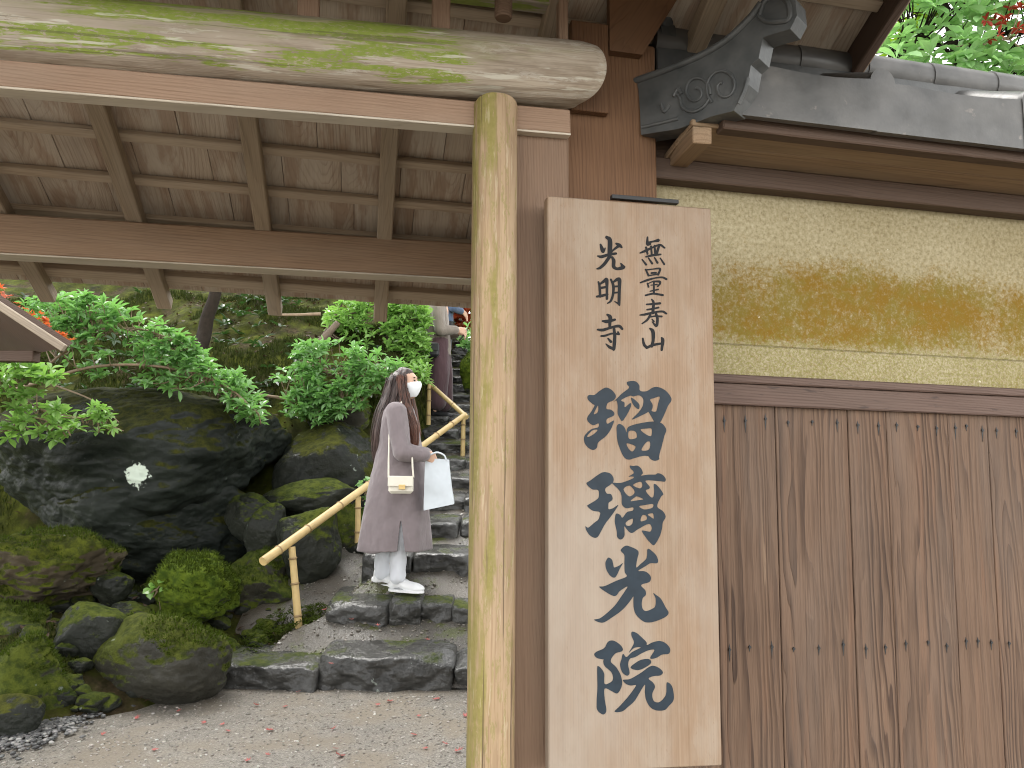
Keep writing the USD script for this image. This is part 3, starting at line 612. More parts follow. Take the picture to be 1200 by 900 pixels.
for ox, oy, s, strokes in SMALL:
    polys = []
    for st in strokes.split('|'):
        pts = np.array(ring(st)); sp_ = spline(pts, 8) if len(pts) > 2 else np.array([pts[0] + (pts[1] - pts[0]) * t for t in np.linspace(0, 1, 8)])
        for a, b in zip(sp_[:-1], sp_[1:]):
            polys.append(unary_union([Point(a[0] / s + ox, a[1] / s + oy).buffer(max(4, a[2]) / 2 / s, 6), Point(b[0] / s + ox, b[1] / s + oy).buffer(max(4, b[2]) / 2 / s, 6)]).convex_hull)
    character(unary_union(polys).simplify(0.04), M['inksmall'])

# ------------------------------------------------------------------ the garden wall with planks, plaster and a tiled coping
wall = gate_thing('garden_wall', 'roofed wall of ochre plaster over dark upright planks beside the sign', 'wall')
UW0, UW1 = gp(771, 205, 0.03)[0] + 0.001, 4.2
def zat(y, v, x=1000): return gp(x, y, v)[2]
def wbar(name, ya, yb, v0, v1, mat, x=1000, b=0.004, u0=UW0, u1=UW1):
    za, zb = zat(ya, v0, x), zat(yb, v0, x)
    return bar(wall, name, (u0, (v0 + v1) / 2, (za + zb) / 2), (u1, (v0 + v1) / 2, (za + zb) / 2), v1 - v0, abs(za - zb), mat, b=b)
def slab_mesh(u0, u1, v0, v1, z0, z1, mat, name):
    m = cbox(u1 - u0, v1 - v0, z1 - z0, 0.004); m.apply_translation([(u0 + u1) / 2, (v0 + v1) / 2, (z0 + z1) / 2])
    return part(wall, name, m, mat)
slab_mesh(UW0, UW1, 0.12, 0.20, zat(412, 0.12), zat(225, 0.12), M['plaster'], 'plaster_panel')
slab_mesh(UW0, UW1, 0.108, 0.198, zat(447, 0.108), zat(411.5, 0.108), M['plaster'], 'plaster_ledge')
wbar('trim_board', 445.5, 455, 0.082, 0.19, M['trim'])
wbar('trim_board', 455.3, 480, 0.092, 0.188, M['trim'])
zp1, zp0 = zat(479, 0.112), 0.12
seams = [768, 838, 908.7, 993.5, 1038, 1110, 1157, 1222]
us = [gp(x, 490, 0.112)[0] for x in seams]; us[0] = UW0
rng = random.Random(8)
while us[-1] < UW1: us.append(us[-1] + rng.uniform(0.13, 0.22))
for i in range(len(us) - 1):
    a, b_ = us[i] + (0.0018 if i == 2 else 0.0007), us[i + 1] - (0.0018 if i == 1 else 0.0007)
    dv = rng.uniform(-0.0025, 0.0025)
    bar(wall, 'plank', ((a + b_) / 2, 0.128 + dv, zp0), ((a + b_) / 2, 0.128 + dv, zp1), 0.03, b_ - a, M['plank'], up=(1, 0, 0), b=0.002)
    if us[i] < 1.9:
        nn = 3 if b_ - a > 0.15 else 2
        for z in (zat(496, 0.112), zat(757, 0.112)):
            for k in range(nn):
                u = a + (b_ - a) * (k + 0.5) / nn + rng.uniform(-0.006, 0.006)
                m = trimesh.creation.cylinder(0.0042, 0.008, sections=8); m.apply_transform(trimesh.transformations.rotation_matrix(math.pi / 2, [1, 0, 0]))
                dz_ = rng.uniform(-0.008, 0.008); lng = rng.uniform(0.012, 0.04)
                tri = hull([(-0.0034, 0, 0), (0.0034, 0, 0), (0, 0, -lng), (-0.0034, 0.002, 0), (0.0034, 0.002, 0), (0, 0.002, -lng), (0.0, 0.0, lng * 0.5)]); tri.apply_translation([0, -0.0006, 0]); m = cat([m, tri])
                m.apply_translation([u, 0.112 + dv, z + dz_])
                part(wall, 'nail', m, M['iron'])
slab_mesh(UW0, UW1, 0.09, 0.22, -0.25, 0.118, M['stone'] or M['plaster'], 'footing')
# eave: wall plate, soffit, dark edge
wbar('wall_plate', 198.5, 222, 0.06, 0.21, M['eavedark'], x=913)
zs0, zs1 = zat(157, -0.135, 913), zat(198, 0.06, 913)
us0 = gp(806, 150, -0.1)[0]
for k in range(2):
    va, vb_ = (-0.13, -0.028) if k == 0 else (-0.027, 0.085)
    zf = lambda v: zs0 + (zs1 - zs0) * (v + 0.135) / 0.195 + 0.011
    vm = (va + vb_) / 2
    bar(wall, 'soffit_board', (us0, vm, zf(vm)), (UW1, vm, zf(vm)), vb_ - va, 0.02, M['eave'], up=(0, -(zs1 - zs0) / 0.195, 1), b=0.003)
wbar('eave_edge', 136, 157.5, -0.160, -0.110, M['eavedark'], x=913, u0=gp(846, 148, -0.15)[0])
slab_mesh(UW0, UW1, 0.085, 0.185, zat(200, 0.085, 913), zat(200, 0.085, 913) + 0.16, M['eavedark'], 'wall_core')
# rafter end under the coping's near corner
A, B = gp(823, 158, -0.15), gp(792, 190, 0.09)
bar(wall, 'eave_arm', A, B, 0.058, 0.05, M['eave'], b=0.003)
# eave tiles: an apron with a hump at its left end, running back up the slope
VA = -0.20
wt = gp(1198, 100, VA)[0] - gp(1022, 100, VA)[0]
ut0 = gp(1022, 100, VA)[0]
zat_ = lambda y, x: gp(x, y, VA)[2]
za_top, za_bot = zat_(97, 1060), zat_(157, 1060)
SL = 0.5
def eave_tile(u, w_, hump=True, lift=0.0):
    top = []
    if hump:
        for a in np.linspace(math.pi, 0, 13): top.append((0.04 + 0.042 * math.cos(a), za_top + 0.042 * math.sin(a) * 1.05 - 0.006))
    else: top.append((0, za_top))
    for t in np.linspace(0.1, 1, 6): top.append((0.085 + (w_ + 0.012 - 0.085) * t, za_top - 0.012 * math.sin(t * math.pi)))
    poly = Polygon([(0.0, za_bot), *top, (w_ + 0.012, za_bot)]).buffer(0)
    m = extr(poly, 0.022)
    m.vertices = np.stack([m.vertices[:, 0] + u, VA + lift + m.vertices[:, 2], m.vertices[:, 1]], 1); m.faces = m.faces[:, ::-1]
    V, F = [], []
    D = 0.30; n = len(top)
    for (x, z), s in [(p, s) for s in (0, 1) for p in top]:
        V.append((u + x, VA + lift + 0.02 + D * s, z + D * SL * s - 0.001))
    V += [(x, y, z - 0.02) for x, y, z in V]
    for i in range(n - 1):
        F += [(i, i + 1, n + i + 1), (i, n + i + 1, n + i), (2 * n + i, 3 * n + i + 1, 2 * n + i + 1), (2 * n + i, 3 * n + i, 3 * n + i + 1)]
    t = trimesh.Trimesh(np.array(V), np.array(F), process=False)
    part(wall, 'eave_tile', cat([m, t]), M['tile'], 35)
k = 0
uu = ut0 - wt
while uu < UW1:
    uf = gp(864, 100, VA)[0] if k == 0 else uu
    eave_tile(uf, uu + wt - uf, k > 0, 0.004 if k % 2 else 0.0); uu += wt; k += 1
# ridge cover tiles
zr_ = gp(1060, 92, 0.13)[2]
uu = UW0 + 0.02
while uu < UW1:
    tm = tube([(uu, 0.13, zr_), (uu + 0.26, 0.13, zr_)], [0.062, 0.058], 20)
    part(wall, 'ridge_tile', tm, M['tile'], 40); uu += 0.256
bar(wall, 'ridge_bed', (UW0 + 0.02, 0.13, zr_ - 0.07), (UW1, 0.13, zr_ - 0.07), 0.10, 0.08, M['tiledark'])
bar(wall, 'back_slope', ((UW0 + UW1) / 2, 0.13, zr_ - 0.02), ((UW0 + UW1) / 2, 0.46, zr_ - 0.18), UW1 - UW0, 0.03, M['tiledark'])
# ridge end tile behind the scroll tile
e = gp(780, 52, 0.12)
em = trimesh.creation.cylinder(0.062, 0.05, sections=24); em.apply_transform(trimesh.transformations.rotation_matrix(math.pi / 2, [0, 1, 0])); em.apply_translation([e[0] - 0.01, 0.13, zr_ + 0.01])
e2 = trimesh.creation.icosphere(3, 0.05); e2.apply_scale([0.7, 1, 1.1]); e2.apply_translation([e[0] - 0.012, 0.11, zr_ + 0.075])
e2.vertices += (meshkit.fbm(e2.vertices * 30, 2)[:, None] - 0.5) * 0.03
part(wall, 'ridge_end_tile', cat([em, e2]), M['tiledark'], 40)
# the scroll tile that closes the coping's near end: a thick plate standing oblique to the wall
pl = gp(747, 110, 0.03); pr = gp(896, 70, -0.30)
dirp = np.array([pr[0] - pl[0], pr[1] - pl[1]]); dirp /= np.linalg.norm(dirp); nrm = np.array([dirp[1], -dirp[0]])   # towards the viewer
if np.dot(nrm, gloc(CAM)[:2] - pl[:2]) < 0: nrm = -nrm
def sp2(px, py, off=0.0):
    o, d = gloc(CAM), ray(px, py) @ G_I
    q = pl[:2] + nrm * off
    t = ((q - o[:2]) @ nrm) / (d[:2] @ nrm)
    h = o + d * t
    return np.array([(h[:2] - pl[:2]) @ dirp, h[2]])
def scroll3(P2, off): return np.array([(pl[0] + dirp[0] * s + nrm[0] * off, pl[1] + dirp[1] * s + nrm[1] * off, z) for s, z in P2])
out = [(744, 93), (748, 104), (750, 130), (751, 158), (795, 151), (835, 136), (860, 130), (868, 112), (876, 98), (880, 76), (889, 68), (894, 44), (905, 40), (926, 34), (934, 18), (932, -2), (915, -12), (897, -6), (880, 18), (850, 44), (815, 65), (775, 81)]
P2 = np.array([sp2(*p) for p in out])
m = extr(Polygon(P2).buffer(-0.003).buffer(0.003), 0.07)
v3 = m.vertices.copy(); m.vertices = scroll3(v3[:, :2], 0)[:, :] + np.outer(v3[:, 2] - 0.07, np.array([nrm[0], nrm[1], 0]))
m.fix_normals()
st = part(wall, 'scroll_tile', m, M['tiledark'], label='dark upturned end tile with carved scrolls')
def relief(pxpath, r, n=8, flat=0.6):
    P = scroll3(np.array([sp2(*p) for p in spline(pxpath, n)]), 0.002)
    return tube(P, r, 8)
def spiral(cx, cy, r0, turns, ph, sq=1.0, n=22, sgn=1):
    return [(cx + r0 * (1 - 0.8 * t) * math.cos(ph + sgn * 2 * math.pi * turns * t), cy + sq * r0 * (1 - 0.8 * t) * math.sin(ph + sgn * 2 * math.pi * turns * t)) for t in np.linspace(0, 1, n)]
rim = tube(scroll3(np.array([sp2(*p) for p in spline([(744, 95), (775, 84), (815, 68), (850, 48), (878, 22), (892, 4)], 6)]), 0.0), 0.011, 10)
part(wall, 'scroll_rim', rim, M['tiledark'], 40)
low = tube(scroll3(np.array([sp2(*p) for p in [(753, 149), (775, 144), (795, 139)]]), 0.001), 0.006, 8)
part(wall, 'scroll_relief', cat([low,
    relief(spiral(848, 102, 21, 1.35, math.radians(130), 1.15), 0.0042, 3),
    relief(spiral(816, 108, 17, 1.3, math.radians(10), 1.15, sgn=-1), 0.004, 3),
    relief([(792, 108), (797, 115), (800, 126), (812, 131), (824, 126), (832, 116)], 0.005),
    relief([(790, 113), (795, 105), (799, 111)], 0.006), relief([(775, 122), (779, 131), (785, 124)], 0.005), relief([(866, 122), (873, 106), (877, 92)], 0.006)]), M['tiledark'], 40)
disc = np.array([sp2(912, 12)])
dm = relief([(890, 20), (897, 2), (912, -4), (924, 4), (925, 22), (912, 26), (898, 25), (890, 20)], 0.007, 6)
part(wall, 'scroll_relief', dm, M['tiledark'], 40)
# ------------------------------------------------------------------ ground, hill
def heightgrid(x0, x1, y0, y1, nx, ny, fn):
    X, Y = np.meshgrid(np.linspace(x0, x1, nx), np.linspace(y0, y1, ny))
    Z = fn(X, Y); V = np.stack([X.ravel(), Y.ravel(), Z.ravel()], 1)
    i = (np.arange(ny - 1)[:, None] * nx + np.arange(nx - 1)[None]).ravel()
    return trimesh.Trimesh(V, np.vstack([np.stack([i, i + 1, i + nx + 1], 1), np.stack([i, i + nx + 1, i + nx], 1)]), process=False)

RISERS = [(4.84, 0.17), (5.32, 0.42), (5.78, 0.70), (6.22, 0.90)]
yk, zk = 6.66, 1.07
while yk < 13.0: RISERS.append((yk, zk)); yk += 0.45; zk += 0.165
RY, RZ = np.array([r[0] for r in RISERS]), np.array([r[1] for r in RISERS])
def stair_z(Y): return np.interp(Y, np.concatenate([[4.0, 4.75], RY + 0.12]), np.concatenate([[0.0, 0.0], RZ + 0.01]))
EX, EY = [-9, -2.75, -2.06, -1.9, -1.3, 1.2, 9], [2.6, 3.9, 4.42, 4.8, 4.86, 4.8, 3.6]
def hill(X, Y):
    t = Y - np.interp(X, EX, EY)
    h = np.interp(t, [-1, -0.1, 0.05, 0.4, 1.0, 2, 14], [-0.3, -0.06, 0.0, 0.16, 0.32, 0.42, 0.5]) + np.interp(Y, [6.2, 6.7, 7.2, 8.0, 9.6, 14, 18], [0, 0.25, 1.25, 2.0, 2.85, 4.8, 6.2])
    n = meshkit.fbm(np.stack([X * 1.1, Y * 1.1, 0 * X], -1), 5, 3) - 0.5
    n2 = meshkit.fbm(np.stack([X * 5, Y * 5, 0 * X], -1), 4, 9) - 0.5
    h = h + (n * 0.5 + n2 * 0.10) * np.clip(t * 0.9, 0, 1)
    left, right = np.interp(Y, [4.8, 5.3, 5.8, 6.6, 8, 14], [-1.95, -1.55, -1.0, -1.0, -1.05, -1.1]), np.interp(Y, [4.8, 6, 14], [1.2, 0.5, 0.3])
    w = np.clip(np.minimum(X - left, right - X) / 0.22 + 0.5, 0, 1)
    return h * (1 - w) + (stair_z(Y) - 0.17 + n2 * 0.02) * w
g = heightgrid(-40, 40, -30, 40, 161, 141, lambda X, Y: 0.0 * X - 0.0)
gm = part(None, 'gravel_ground', g, M['gravel']); tag(gm, 'flat wet gravel ground before and inside the gate', None, kind='structure')
hm = heightgrid(-9, 7, 2.4, 18, 300, 290, hill)
hp = part(None, 'moss_slope', hm, M['moss'], True); tag(hp, 'steep mossy slope behind the rocks', None, kind='structure')

def path_z(X, Y):
    n2 = meshkit.fbm(np.stack([X * 6, Y * 6, 0 * X], -1), 4, 19) - 0.5
    left = np.interp(Y, [4.8, 5.3, 5.8, 6.6, 8, 14], [-1.85, -1.5, -1.05, -0.98, -1.0, -1.1])
    edge = np.clip((left + 0.12 + n2 * 0.25 - X) / 0.2, 0, 1)
    return stair_z(Y) - 0.075 + n2 * 0.03 - edge * 0.12
pm_ = heightgrid(-1.9, 0.7, 4.86, 13.0, 90, 260, path_z)
pp = part(None, 'step_path', pm_, M['earth'], True); tag(pp, 'wet gritty earth between the stone steps', None, kind='structure')

def leaf_blade0(L, W):
    return np.array([(0, 0, 0), (L * .35, -W / 2, .006), (L, 0, 0.004), (L * .35, W / 2, .006)]), np.array([(0, 1, 2), (0, 2, 3)])
# ------------------------------------------------------------------ boulders
def rock_mesh(radii, seed, sub=5, facets=14, rough=0.10, sharp=9, flat=None):
    rs = np.random.RandomState(seed)
    s = trimesh.creation.icosphere(sub, 1.0); d = s.vertices
    N = rs.normal(size=(facets, 3)); N /= np.linalg.norm(N, axis=1, keepdims=True); D = rs.uniform(0.72, 1.0, facets)
    inv = np.clip(d @ N.T, 0.02, None) / D
    sharp *= 1.9
    r = np.minimum(1.15, (np.sum(inv ** sharp, 1) + 0.12) ** (-1.0 / sharp))
    n = meshkit.fbm(d * 2.2 + seed * 3.1, 5, seed) - 0.5
    ridge = np.abs(meshkit.fbm(d * 3.3 + seed, 4, seed + 7) - 0.5)
    r = r * (1 + rough * 2.4 * n - rough * 1.1 * ridge)
    return trimesh.Trimesh(d * r[:, None] * np.array(radii), s.faces, process=False)
def boulder(name, label, cx, cy, wpx, hpx, Y, mat, seed, deep=0.8, rotz=0.0, tilt=0.0, sub=5, rough=0.10, facets=14, group=None, sharp=9, cat_='boulder'):
    c = at(cx, cy, Y); k = Y / FPX
    m = rock_mesh((wpx / 2 * k * 1.06, wpx / 2 * k * deep, hpx / 2 * k * 1.06), seed, sub, facets, rough, sharp)
    m.apply_transform(trimesh.transformations.rotation_matrix(math.radians(tilt), [0, 1, 0]))
    m.apply_transform(trimesh.transformations.rotation_matrix(math.radians(rotz), [0, 0, 1]))
    t = UsdGeom.Xform.Define(stage, numbered('/World/' + name)); t.AddTranslateOp().Set(Gf.Vec3d(*map(float, c)))
    rp = part(t.GetPrim(), 'rock', m, mat, True)
    tag(t.GetPrim(), label, cat_, group)
    if mat in FUZZ:
        rf = np.random.RandomState(seed + 900); pts, fi = trimesh.sample.sample_surface(m, int(min(9000, m.area * 9000)), seed=seed); nr = m.face_normals[fi]
        cl_ = meshkit.fbm((pts + c) * 3.0, 3, 6) + 0.45 * nr[:, 2]
        ok = cl_ > FUZZ[mat]; pts, nr = pts[ok], nr[ok]; q = len(pts)
        side = np.cross(nr, rf.normal(size=(q, 3))); side /= np.linalg.norm(side, axis=1, keepdims=True) + 1e-9
        tipv = pts + nr * rf.uniform(0.008, 0.026, (q, 1)) + rf.normal(0, 0.008, (q, 3)) + np.array([0, 0, 0.004])
        V = np.vstack([pts - side * 0.005 - nr * 0.004, pts + side * 0.005 - nr * 0.004, tipv]); F = np.stack([np.arange(q), np.arange(q) + q, np.arange(q) + 2 * q], 1)
        if q: tag(part(t.GetPrim(), 'moss', trimesh.Trimesh(V, F, process=False), M['mossfuzz']), kind='stuff')
    m2 = m.copy(); m2.apply_translation(c)
    return m2
lq = [at(160, 556, 5.85), at(227, 592, 5.95)]
# the great boulder is one rock: an upper mass overhanging a lower one
k = 6.6 / FPX
ca = at(150, 535, 6.6)
cl = at(175, 615, 6.5)
up_ = rock_mesh((182 * k, 0.95, 96 * k), 11, 6, 20, 0.12, 6); up_.apply_transform(trimesh.transformations.rotation_matrix(math.radians(-4), [0, 1, 0])); up_.apply_translation(ca)
lo_ = rock_mesh((130 * k, 0.80, 78 * k), 5, 6, 18, 0.13, 8); lo_.apply_translation(cl)
bigm = cat([up_, lo_]); bigm.apply_translation(-ca)
hits = []
for px, py, r in ((160, 556, 0.085), (227, 592, 0.035)):
    d = ray(px, py); d = d / np.linalg.norm(d)
    V = bigm.vertices + ca - CAM; t = V @ d; off = np.linalg.norm(V - t[:, None] * d, axis=1)
    i = np.argmin(t + off * 40); hits.append((CAM + V[i], r))
M['rockdark'] = mat_rock('dark_wet_boulder', (0.005, 0.007, 0.006), (0.021, 0.025, 0.020), 0.72, ((0.016, 0.020, 0.004), (0.050, 0.052, 0.007)), rough=(0.34, 0.6), up=0.3, lichen=hits, scale=2.0, spec=0.2)
M['rockdark2'] = mat_rock('near_black_wet_boulder', (0.004, 0.005, 0.004), (0.022, 0.024, 0.019), 0.55, ((0.03, 0.035, 0.005), (0.08, 0.085, 0.01)), rough=(0.25, 0.5), up=0.3, scale=2.5)  # near-black wet stone, the rock's own colour
t = thing('boulder', 'huge dark wet boulder with a white lichen spot', 'boulder', loc=ca)
part(t, 'rock', bigm, M['rockdark'], True)
M['mossfuzz'] = mat_leaf('moss_fuzz', (0.045, 0.065, 0.006), (0.12, 0.155, 0.014), (0.16, 0.16, 0.03), rough=0.8, trans=0.25, spec=0.2)
for k_, a_ in {'rockmossyflat': ('moss_topped_boulder', (0.010, 0.010, 0.008), (0.040, 0.038, 0.030), 0.75, ((0.035, 0.045, 0.006), (0.085, 0.10, 0.014)), (0.2, 0.45), 0.6), 'rockgreen2': ('mossy_mound', (0.03, 0.025, 0.018), (0.07, 0.055, 0.035), 1.0, ((0.03, 0.037, 0.005), (0.09, 0.105, 0.010)), (0.5, 0.8), 0.45)}.items(): M[k_] = mat_rock(*a_)
FUZZ = {M['rockgreen']: 0.55, M['rockgreen2']: 0.70, M['rockmossy']: 0.86, M['rockmossyflat']: 0.93}
for a in [
  ('boulder', 'dark boulder with a sloping grey face behind the handrail', 392, 556, 135, 128, 7.0, 'rockdark2', 21, 0.8, 20, -22),
  ('boulder', 'shadowed boulder tucked behind the gap beside the huge boulder', 325, 530, 120, 130, 7.7, 'rockdark2', 22, 0.8, 0, 0),
  ('boulder', 'mossy dark boulder crowning the pile under the middle shrub', 400, 495, 110, 80, 7.5, 'rockmossy', 23, 0.8, 0, 10),
  ('boulder', 'flat grey rock low in the gap right of the huge boulder', 372, 588, 120, 50, 6.6, 'rock', 24, 0.8, 0, -6),
  ('boulder', 'small pointed dark rock at the right foot of the huge boulder', 295, 605, 52, 52, 6.25, 'rock', 25, 0.9, 0, 0),
  ('boulder', 'narrow upright grey rock wedged right of the huge boulder', 316, 622, 46, 66, 6.1, 'rock', 26, 0.8, 0, 15),
  ('boulder', 'grey rock with moss between the two lowest handrail posts', 362, 640, 76, 96, 6.0, 'rock', 27, 0.8, 0, 12),
  ('boulder', 'mossy rock at the foot of the second handrail post', 405, 628, 60, 70, 6.45, 'rockmossy', 28, 0.8),
  ('boulder', 'low dark rock behind the standing woman in the grey coat', 447, 655, 86, 60, 6.35, 'rockdark2', 38, 0.7),
  ('boulder', 'bright green moss covered rock left of the handrail end', 232, 690, 96, 84, 5.35, 'rockgreen', 29, 0.8, 0, 6, 5, 0.24),
  ('boulder', 'mossy stone bank under the lower end of the handrail', 296, 695, 105, 92, 5.85, 'rockmossy', 30, 0.9, 0, 0, 5, 0.24),
  ('boulder', 'flat topped wet boulder in front with moss on its top', 182, 776, 152, 98, 4.75, 'rockmossyflat', 31, 0.75, -8, -3),
  ('boulder', 'small light grey wedge rock above the front boulder', 131, 688, 42, 48, 5.35, 'rock', 32, 0.9, 0, 25),
  ('boulder', 'grey green rock left of the flat topped front boulder', 99, 748, 78, 90, 4.75, 'rock', 33, 0.8),
  ('boulder', 'mossy rock at the lower left edge of the picture', 38, 800, 84, 90, 4.35, 'rockmossy', 34, 0.8),
  ('boulder', 'dark low rock at the left edge beside the pebbles', 8, 842, 70, 50, 4.1, 'rockdark2', 35, 0.8),
  ('boulder', 'mossy mound shaped rock at the left under the huge boulder', 40, 668, 170, 100, 5.3, 'rockgreen2', 36, 0.9, 0, 4, 5, 0.26),
  ('boulder', 'grey rock low between the mound and the front boulder', 66, 815, 50, 50, 4.4, 'rock', 37, 0.8),
  ('boulder', 'dark rock at the left edge below the mossy mound', 12, 738, 90, 70, 4.9, 'rockmossy', 39, 0.8),
  ('boulder', 'small dull rock behind the front boulder by the ivy', 152, 722, 50, 36, 5.1, 'rock', 40, 0.8)]:
    boulder(*a[:7], M[a[7]], *a[8:])
# little stones in the gaps of the pile
rs = np.random.RandomState(4)

sm_ = []
for i in range(170):
    px, py, Y = rs.uniform(0, 330), 0, 0
    Y = rs.uniform(4.3, 6.4); x = X0 = (px - 600) / FPX * Y
    if Y - np.interp(x, EX, EY) < 0.02 or x > np.interp(Y, [4.8, 5.3, 5.8, 6.6], [-1.95, -1.6, -1.1, -1.1]): continue
    m = rock_mesh(tuple(rs.uniform(0.02, 0.085) * np.array([1, 0.9, 0.7])), 100 + i, 3, 10, 0.1, 8); m.apply_translation([x, Y, float(hill(np.array([[x]]), np.array([[Y]]))[0, 0]) + 0.01]); sm_.append(m)
p = part(None, 'small_stones', cat(sm_), M['rock'], 50); tag(p, 'small loose stones filling the gaps between the rocks', 'stones', kind='stuff')
lt_ = []
for i in range(2200):
    Y = 4.4 + 5.6 * rs.uniform() ** 0.7; x = (rs.uniform(-20, 470) - 600) / FPX * Y
    if Y - np.interp(x, EX, EY) < 0.05: continue
    z = float(hill(np.array([[x]]), np.array([[Y]]))[0, 0]) + 0.012
    v, f = leaf_blade0(0.055, 0.025); v = v @ trimesh.transformations.euler_matrix(rs.uniform(-0.5, 0.5), rs.uniform(-0.5, 0.2), rs.uniform(0, 6.3))[:3, :3].T + [x, Y, z]; lt_.append(trimesh.Trimesh(v, f, process=False))
M['litter'] = mat_leaf('dead_leaf', (0.07, 0.04, 0.025), (0.17, 0.10, 0.06), (0.42, 0.32, 0.2), rough=0.6, trans=0.05, spec=0.3)
p = part(None, 'leaf_litter', cat(lt_), M['litter']); tag(p, 'brown leaf litter strewn over the mossy bank', 'leaves', kind='stuff')
tv, tf, o = [], [], 0
for i in range(90000):
    Y = 4.3 + 5.6 * rs.uniform() ** 0.75; x = (rs.uniform(-20, 520) - 600) / FPX * Y
    if Y - np.interp(x, EX, EY) < 0.05 or meshkit.noise(np.array([x * 2.2, Y * 2.2, 0.0]), 4) < 0.42: continue
    tv.append((x, Y)); 
tv = np.array(tv); tz = hill(tv[:, 0], tv[:, 1]); a = rs.uniform(0, 6.28, len(tv)); hgt = rs.uniform(0.015, 0.045, len(tv)) * (1 + 0.8 * (tv[:, 1] > 6.8)); ln = rs.normal(0, 0.012, (len(tv), 2))
b0 = np.c_[tv[:, 0] + np.cos(a) * 0.006, tv[:, 1] + np.sin(a) * 0.006, tz - 0.005]; b1 = np.c_[tv[:, 0] - np.cos(a) * 0.006, tv[:, 1] - np.sin(a) * 0.006, tz - 0.005]; b2 = np.c_[tv + ln, tz + hgt]
n_ = len(tv); V = np.vstack([b0, b1, b2]); F = np.stack([np.arange(n_), np.arange(n_) + n_, np.arange(n_) + 2 * n_], 1)
M['mossblade'] = mat_leaf('moss_blade', (0.03, 0.04, 0.006), (0.085, 0.105, 0.012), (0.15, 0.15, 0.03), rough=0.8, trans=0.2, spec=0.2)
p = part(None, 'moss_tufts', trimesh.Trimesh(V, F, process=False), M['mossblade']); tag(p, 'short moss tufts all over the bank', 'moss', kind='stuff')

# ------------------------------------------------------------------ the stone steps: every stone is a part
steps = thing('stone_steps', 'worn wet stone steps climbing beside the bamboo handrail', 'steps')
def step_stone(x0, x1, y0, dep, zt, h, seed):
    b = trimesh.creation.icosphere(5, 1.0); d = b.vertices
    p = 12.0
    r = 1.0 / (np.sum(np.abs(d) ** p, 1) ** (1 / p))
    half = np.array([(x1 - x0) / 2, dep / 2, h / 2])
    rq = np.random.RandomState(seed + 500); N = rq.normal(size=(9, 3)) * np.array([0.8, 1, 1]); N[:, 1] = -np.abs(N[:, 1]); N /= np.linalg.norm(N, axis=1, keepdims=True)
    S_ = d * r[:, None]; D_ = rq.uniform(1.3, 1.7, 9)
    r = r * np.minimum(1, (np.sum((np.clip(S_ @ N.T, 0.02, None) / D_) ** 18, 1) + 0.3) ** (-1 / 18))
    V = d * r[:, None] * half
    c = np.array([(x0 + x1) / 2, y0 + dep / 2, zt - h / 2])
    W = V + c
    n = meshkit.fbm(W * 3.5 + seed, 5, seed) - 0.5
    f = meshkit.fbm(W * np.array([7, 7, 10.]) + seed * 2, 4, seed + 3) - 0.5
    V = V + np.stack([n * 0.04, (n * 0.11 + f * 0.09) * (d[:, 1] < 0.2), n * 0.02 * (d[:, 2] > 0) + f * 0.008], 1)
    V[:, 2] += (V[:, 1] + dep / 2) * 0.10 * (d[:, 2] > -0.2)
    part(steps, 'stone', trimesh.Trimesh(V, b.faces, process=False), M['stone'], True, loc=c)
def X_(px, Y): return (px - 600) / FPX * Y
rows_ = [[(252, 382, -0.03), (378, 536, 0.02), (534, 760, 0.0)], [(385, 462, 0), (459, 497, 0.012), (494, 533, 0.0), (531, 560, -0.01), (558, 760, 0)], [(425, 487, 0.0), (485, 556, 0.0), (556, 720, 0.01)], [(470, 540, 0.0), (540, 640, 0.01)]]
rs = np.random.RandomState(12)
for i, (y, z) in enumerate(RISERS):
    nxt = RISERS[i + 1][0] if i + 1 < len(RISERS) else y + 0.5
    if i < 4: segs = [(X_(a, y), X_(b, y), dz) for a, b, dz in rows_[i]]
    else:
        e = [-1.05, rs.uniform(-0.75, -0.35), rs.uniform(0.0, 0.3), 0.45]
        segs = [(e[k] - 0.01, e[k + 1] + 0.01, rs.uniform(-0.012, 0.012)) for k in range(3)]
    for j, (a, b, dz) in enumerate(segs):
        hgt = z - (RISERS[i - 1][1] if i else 0.0) + 0.12
        step_stone(a, b, y + rs.uniform(-0.02, 0.02), (0.42 if i == 0 and j == 0 else 0.55 if i == 0 else nxt - y + 0.06), z + dz, hgt, i * 7 + j)

# ------------------------------------------------------------------ bamboo handrail
rail = thing('bamboo_handrail', 'tied pale bamboo handrail running up beside the stone steps', 'handrail')
def bamboo(name, P, r, nodes):
    P = np.asarray(P, float); n = 40
    path = np.array([P[0] + (P[-1] - P[0]) * t for t in np.linspace(0, 1, n)]) if len(P) == 2 else spline(P, 12)
    t = np.linspace(0, 1, len(path)); rr = np.full(len(path), r) * (1 - 0.12 * t)
    p = part(rail, name, tube(path, rr, 14), M['bamboo'], 40)
    rings = []
    for q in nodes:
        i = min(int(q * (len(path) - 1)), len(path) - 2); dd = path[i + 1] - path[i]; dd /= np.linalg.norm(dd)
        rings.append(tube([path[i] - dd * 0.008, path[i], path[i] + dd * 0.008], [r * 0.98, r * 1.16, r * 0.98], 14))
    for q_ in rings: part(p, 'node', q_, M['bambooring'], 40)
    return p
a, b = at(308, 658, 5.2), at(545, 486, 8.0)
bamboo('rail', [a, b], 0.031, [0.06, 0.17, 0.30, 0.42, 0.55, 0.68, 0.8, 0.92])
bamboo('rail', [at(547, 489, 7.97), at(494, 441, 8.7)], 0.026, [0.3, 0.7])
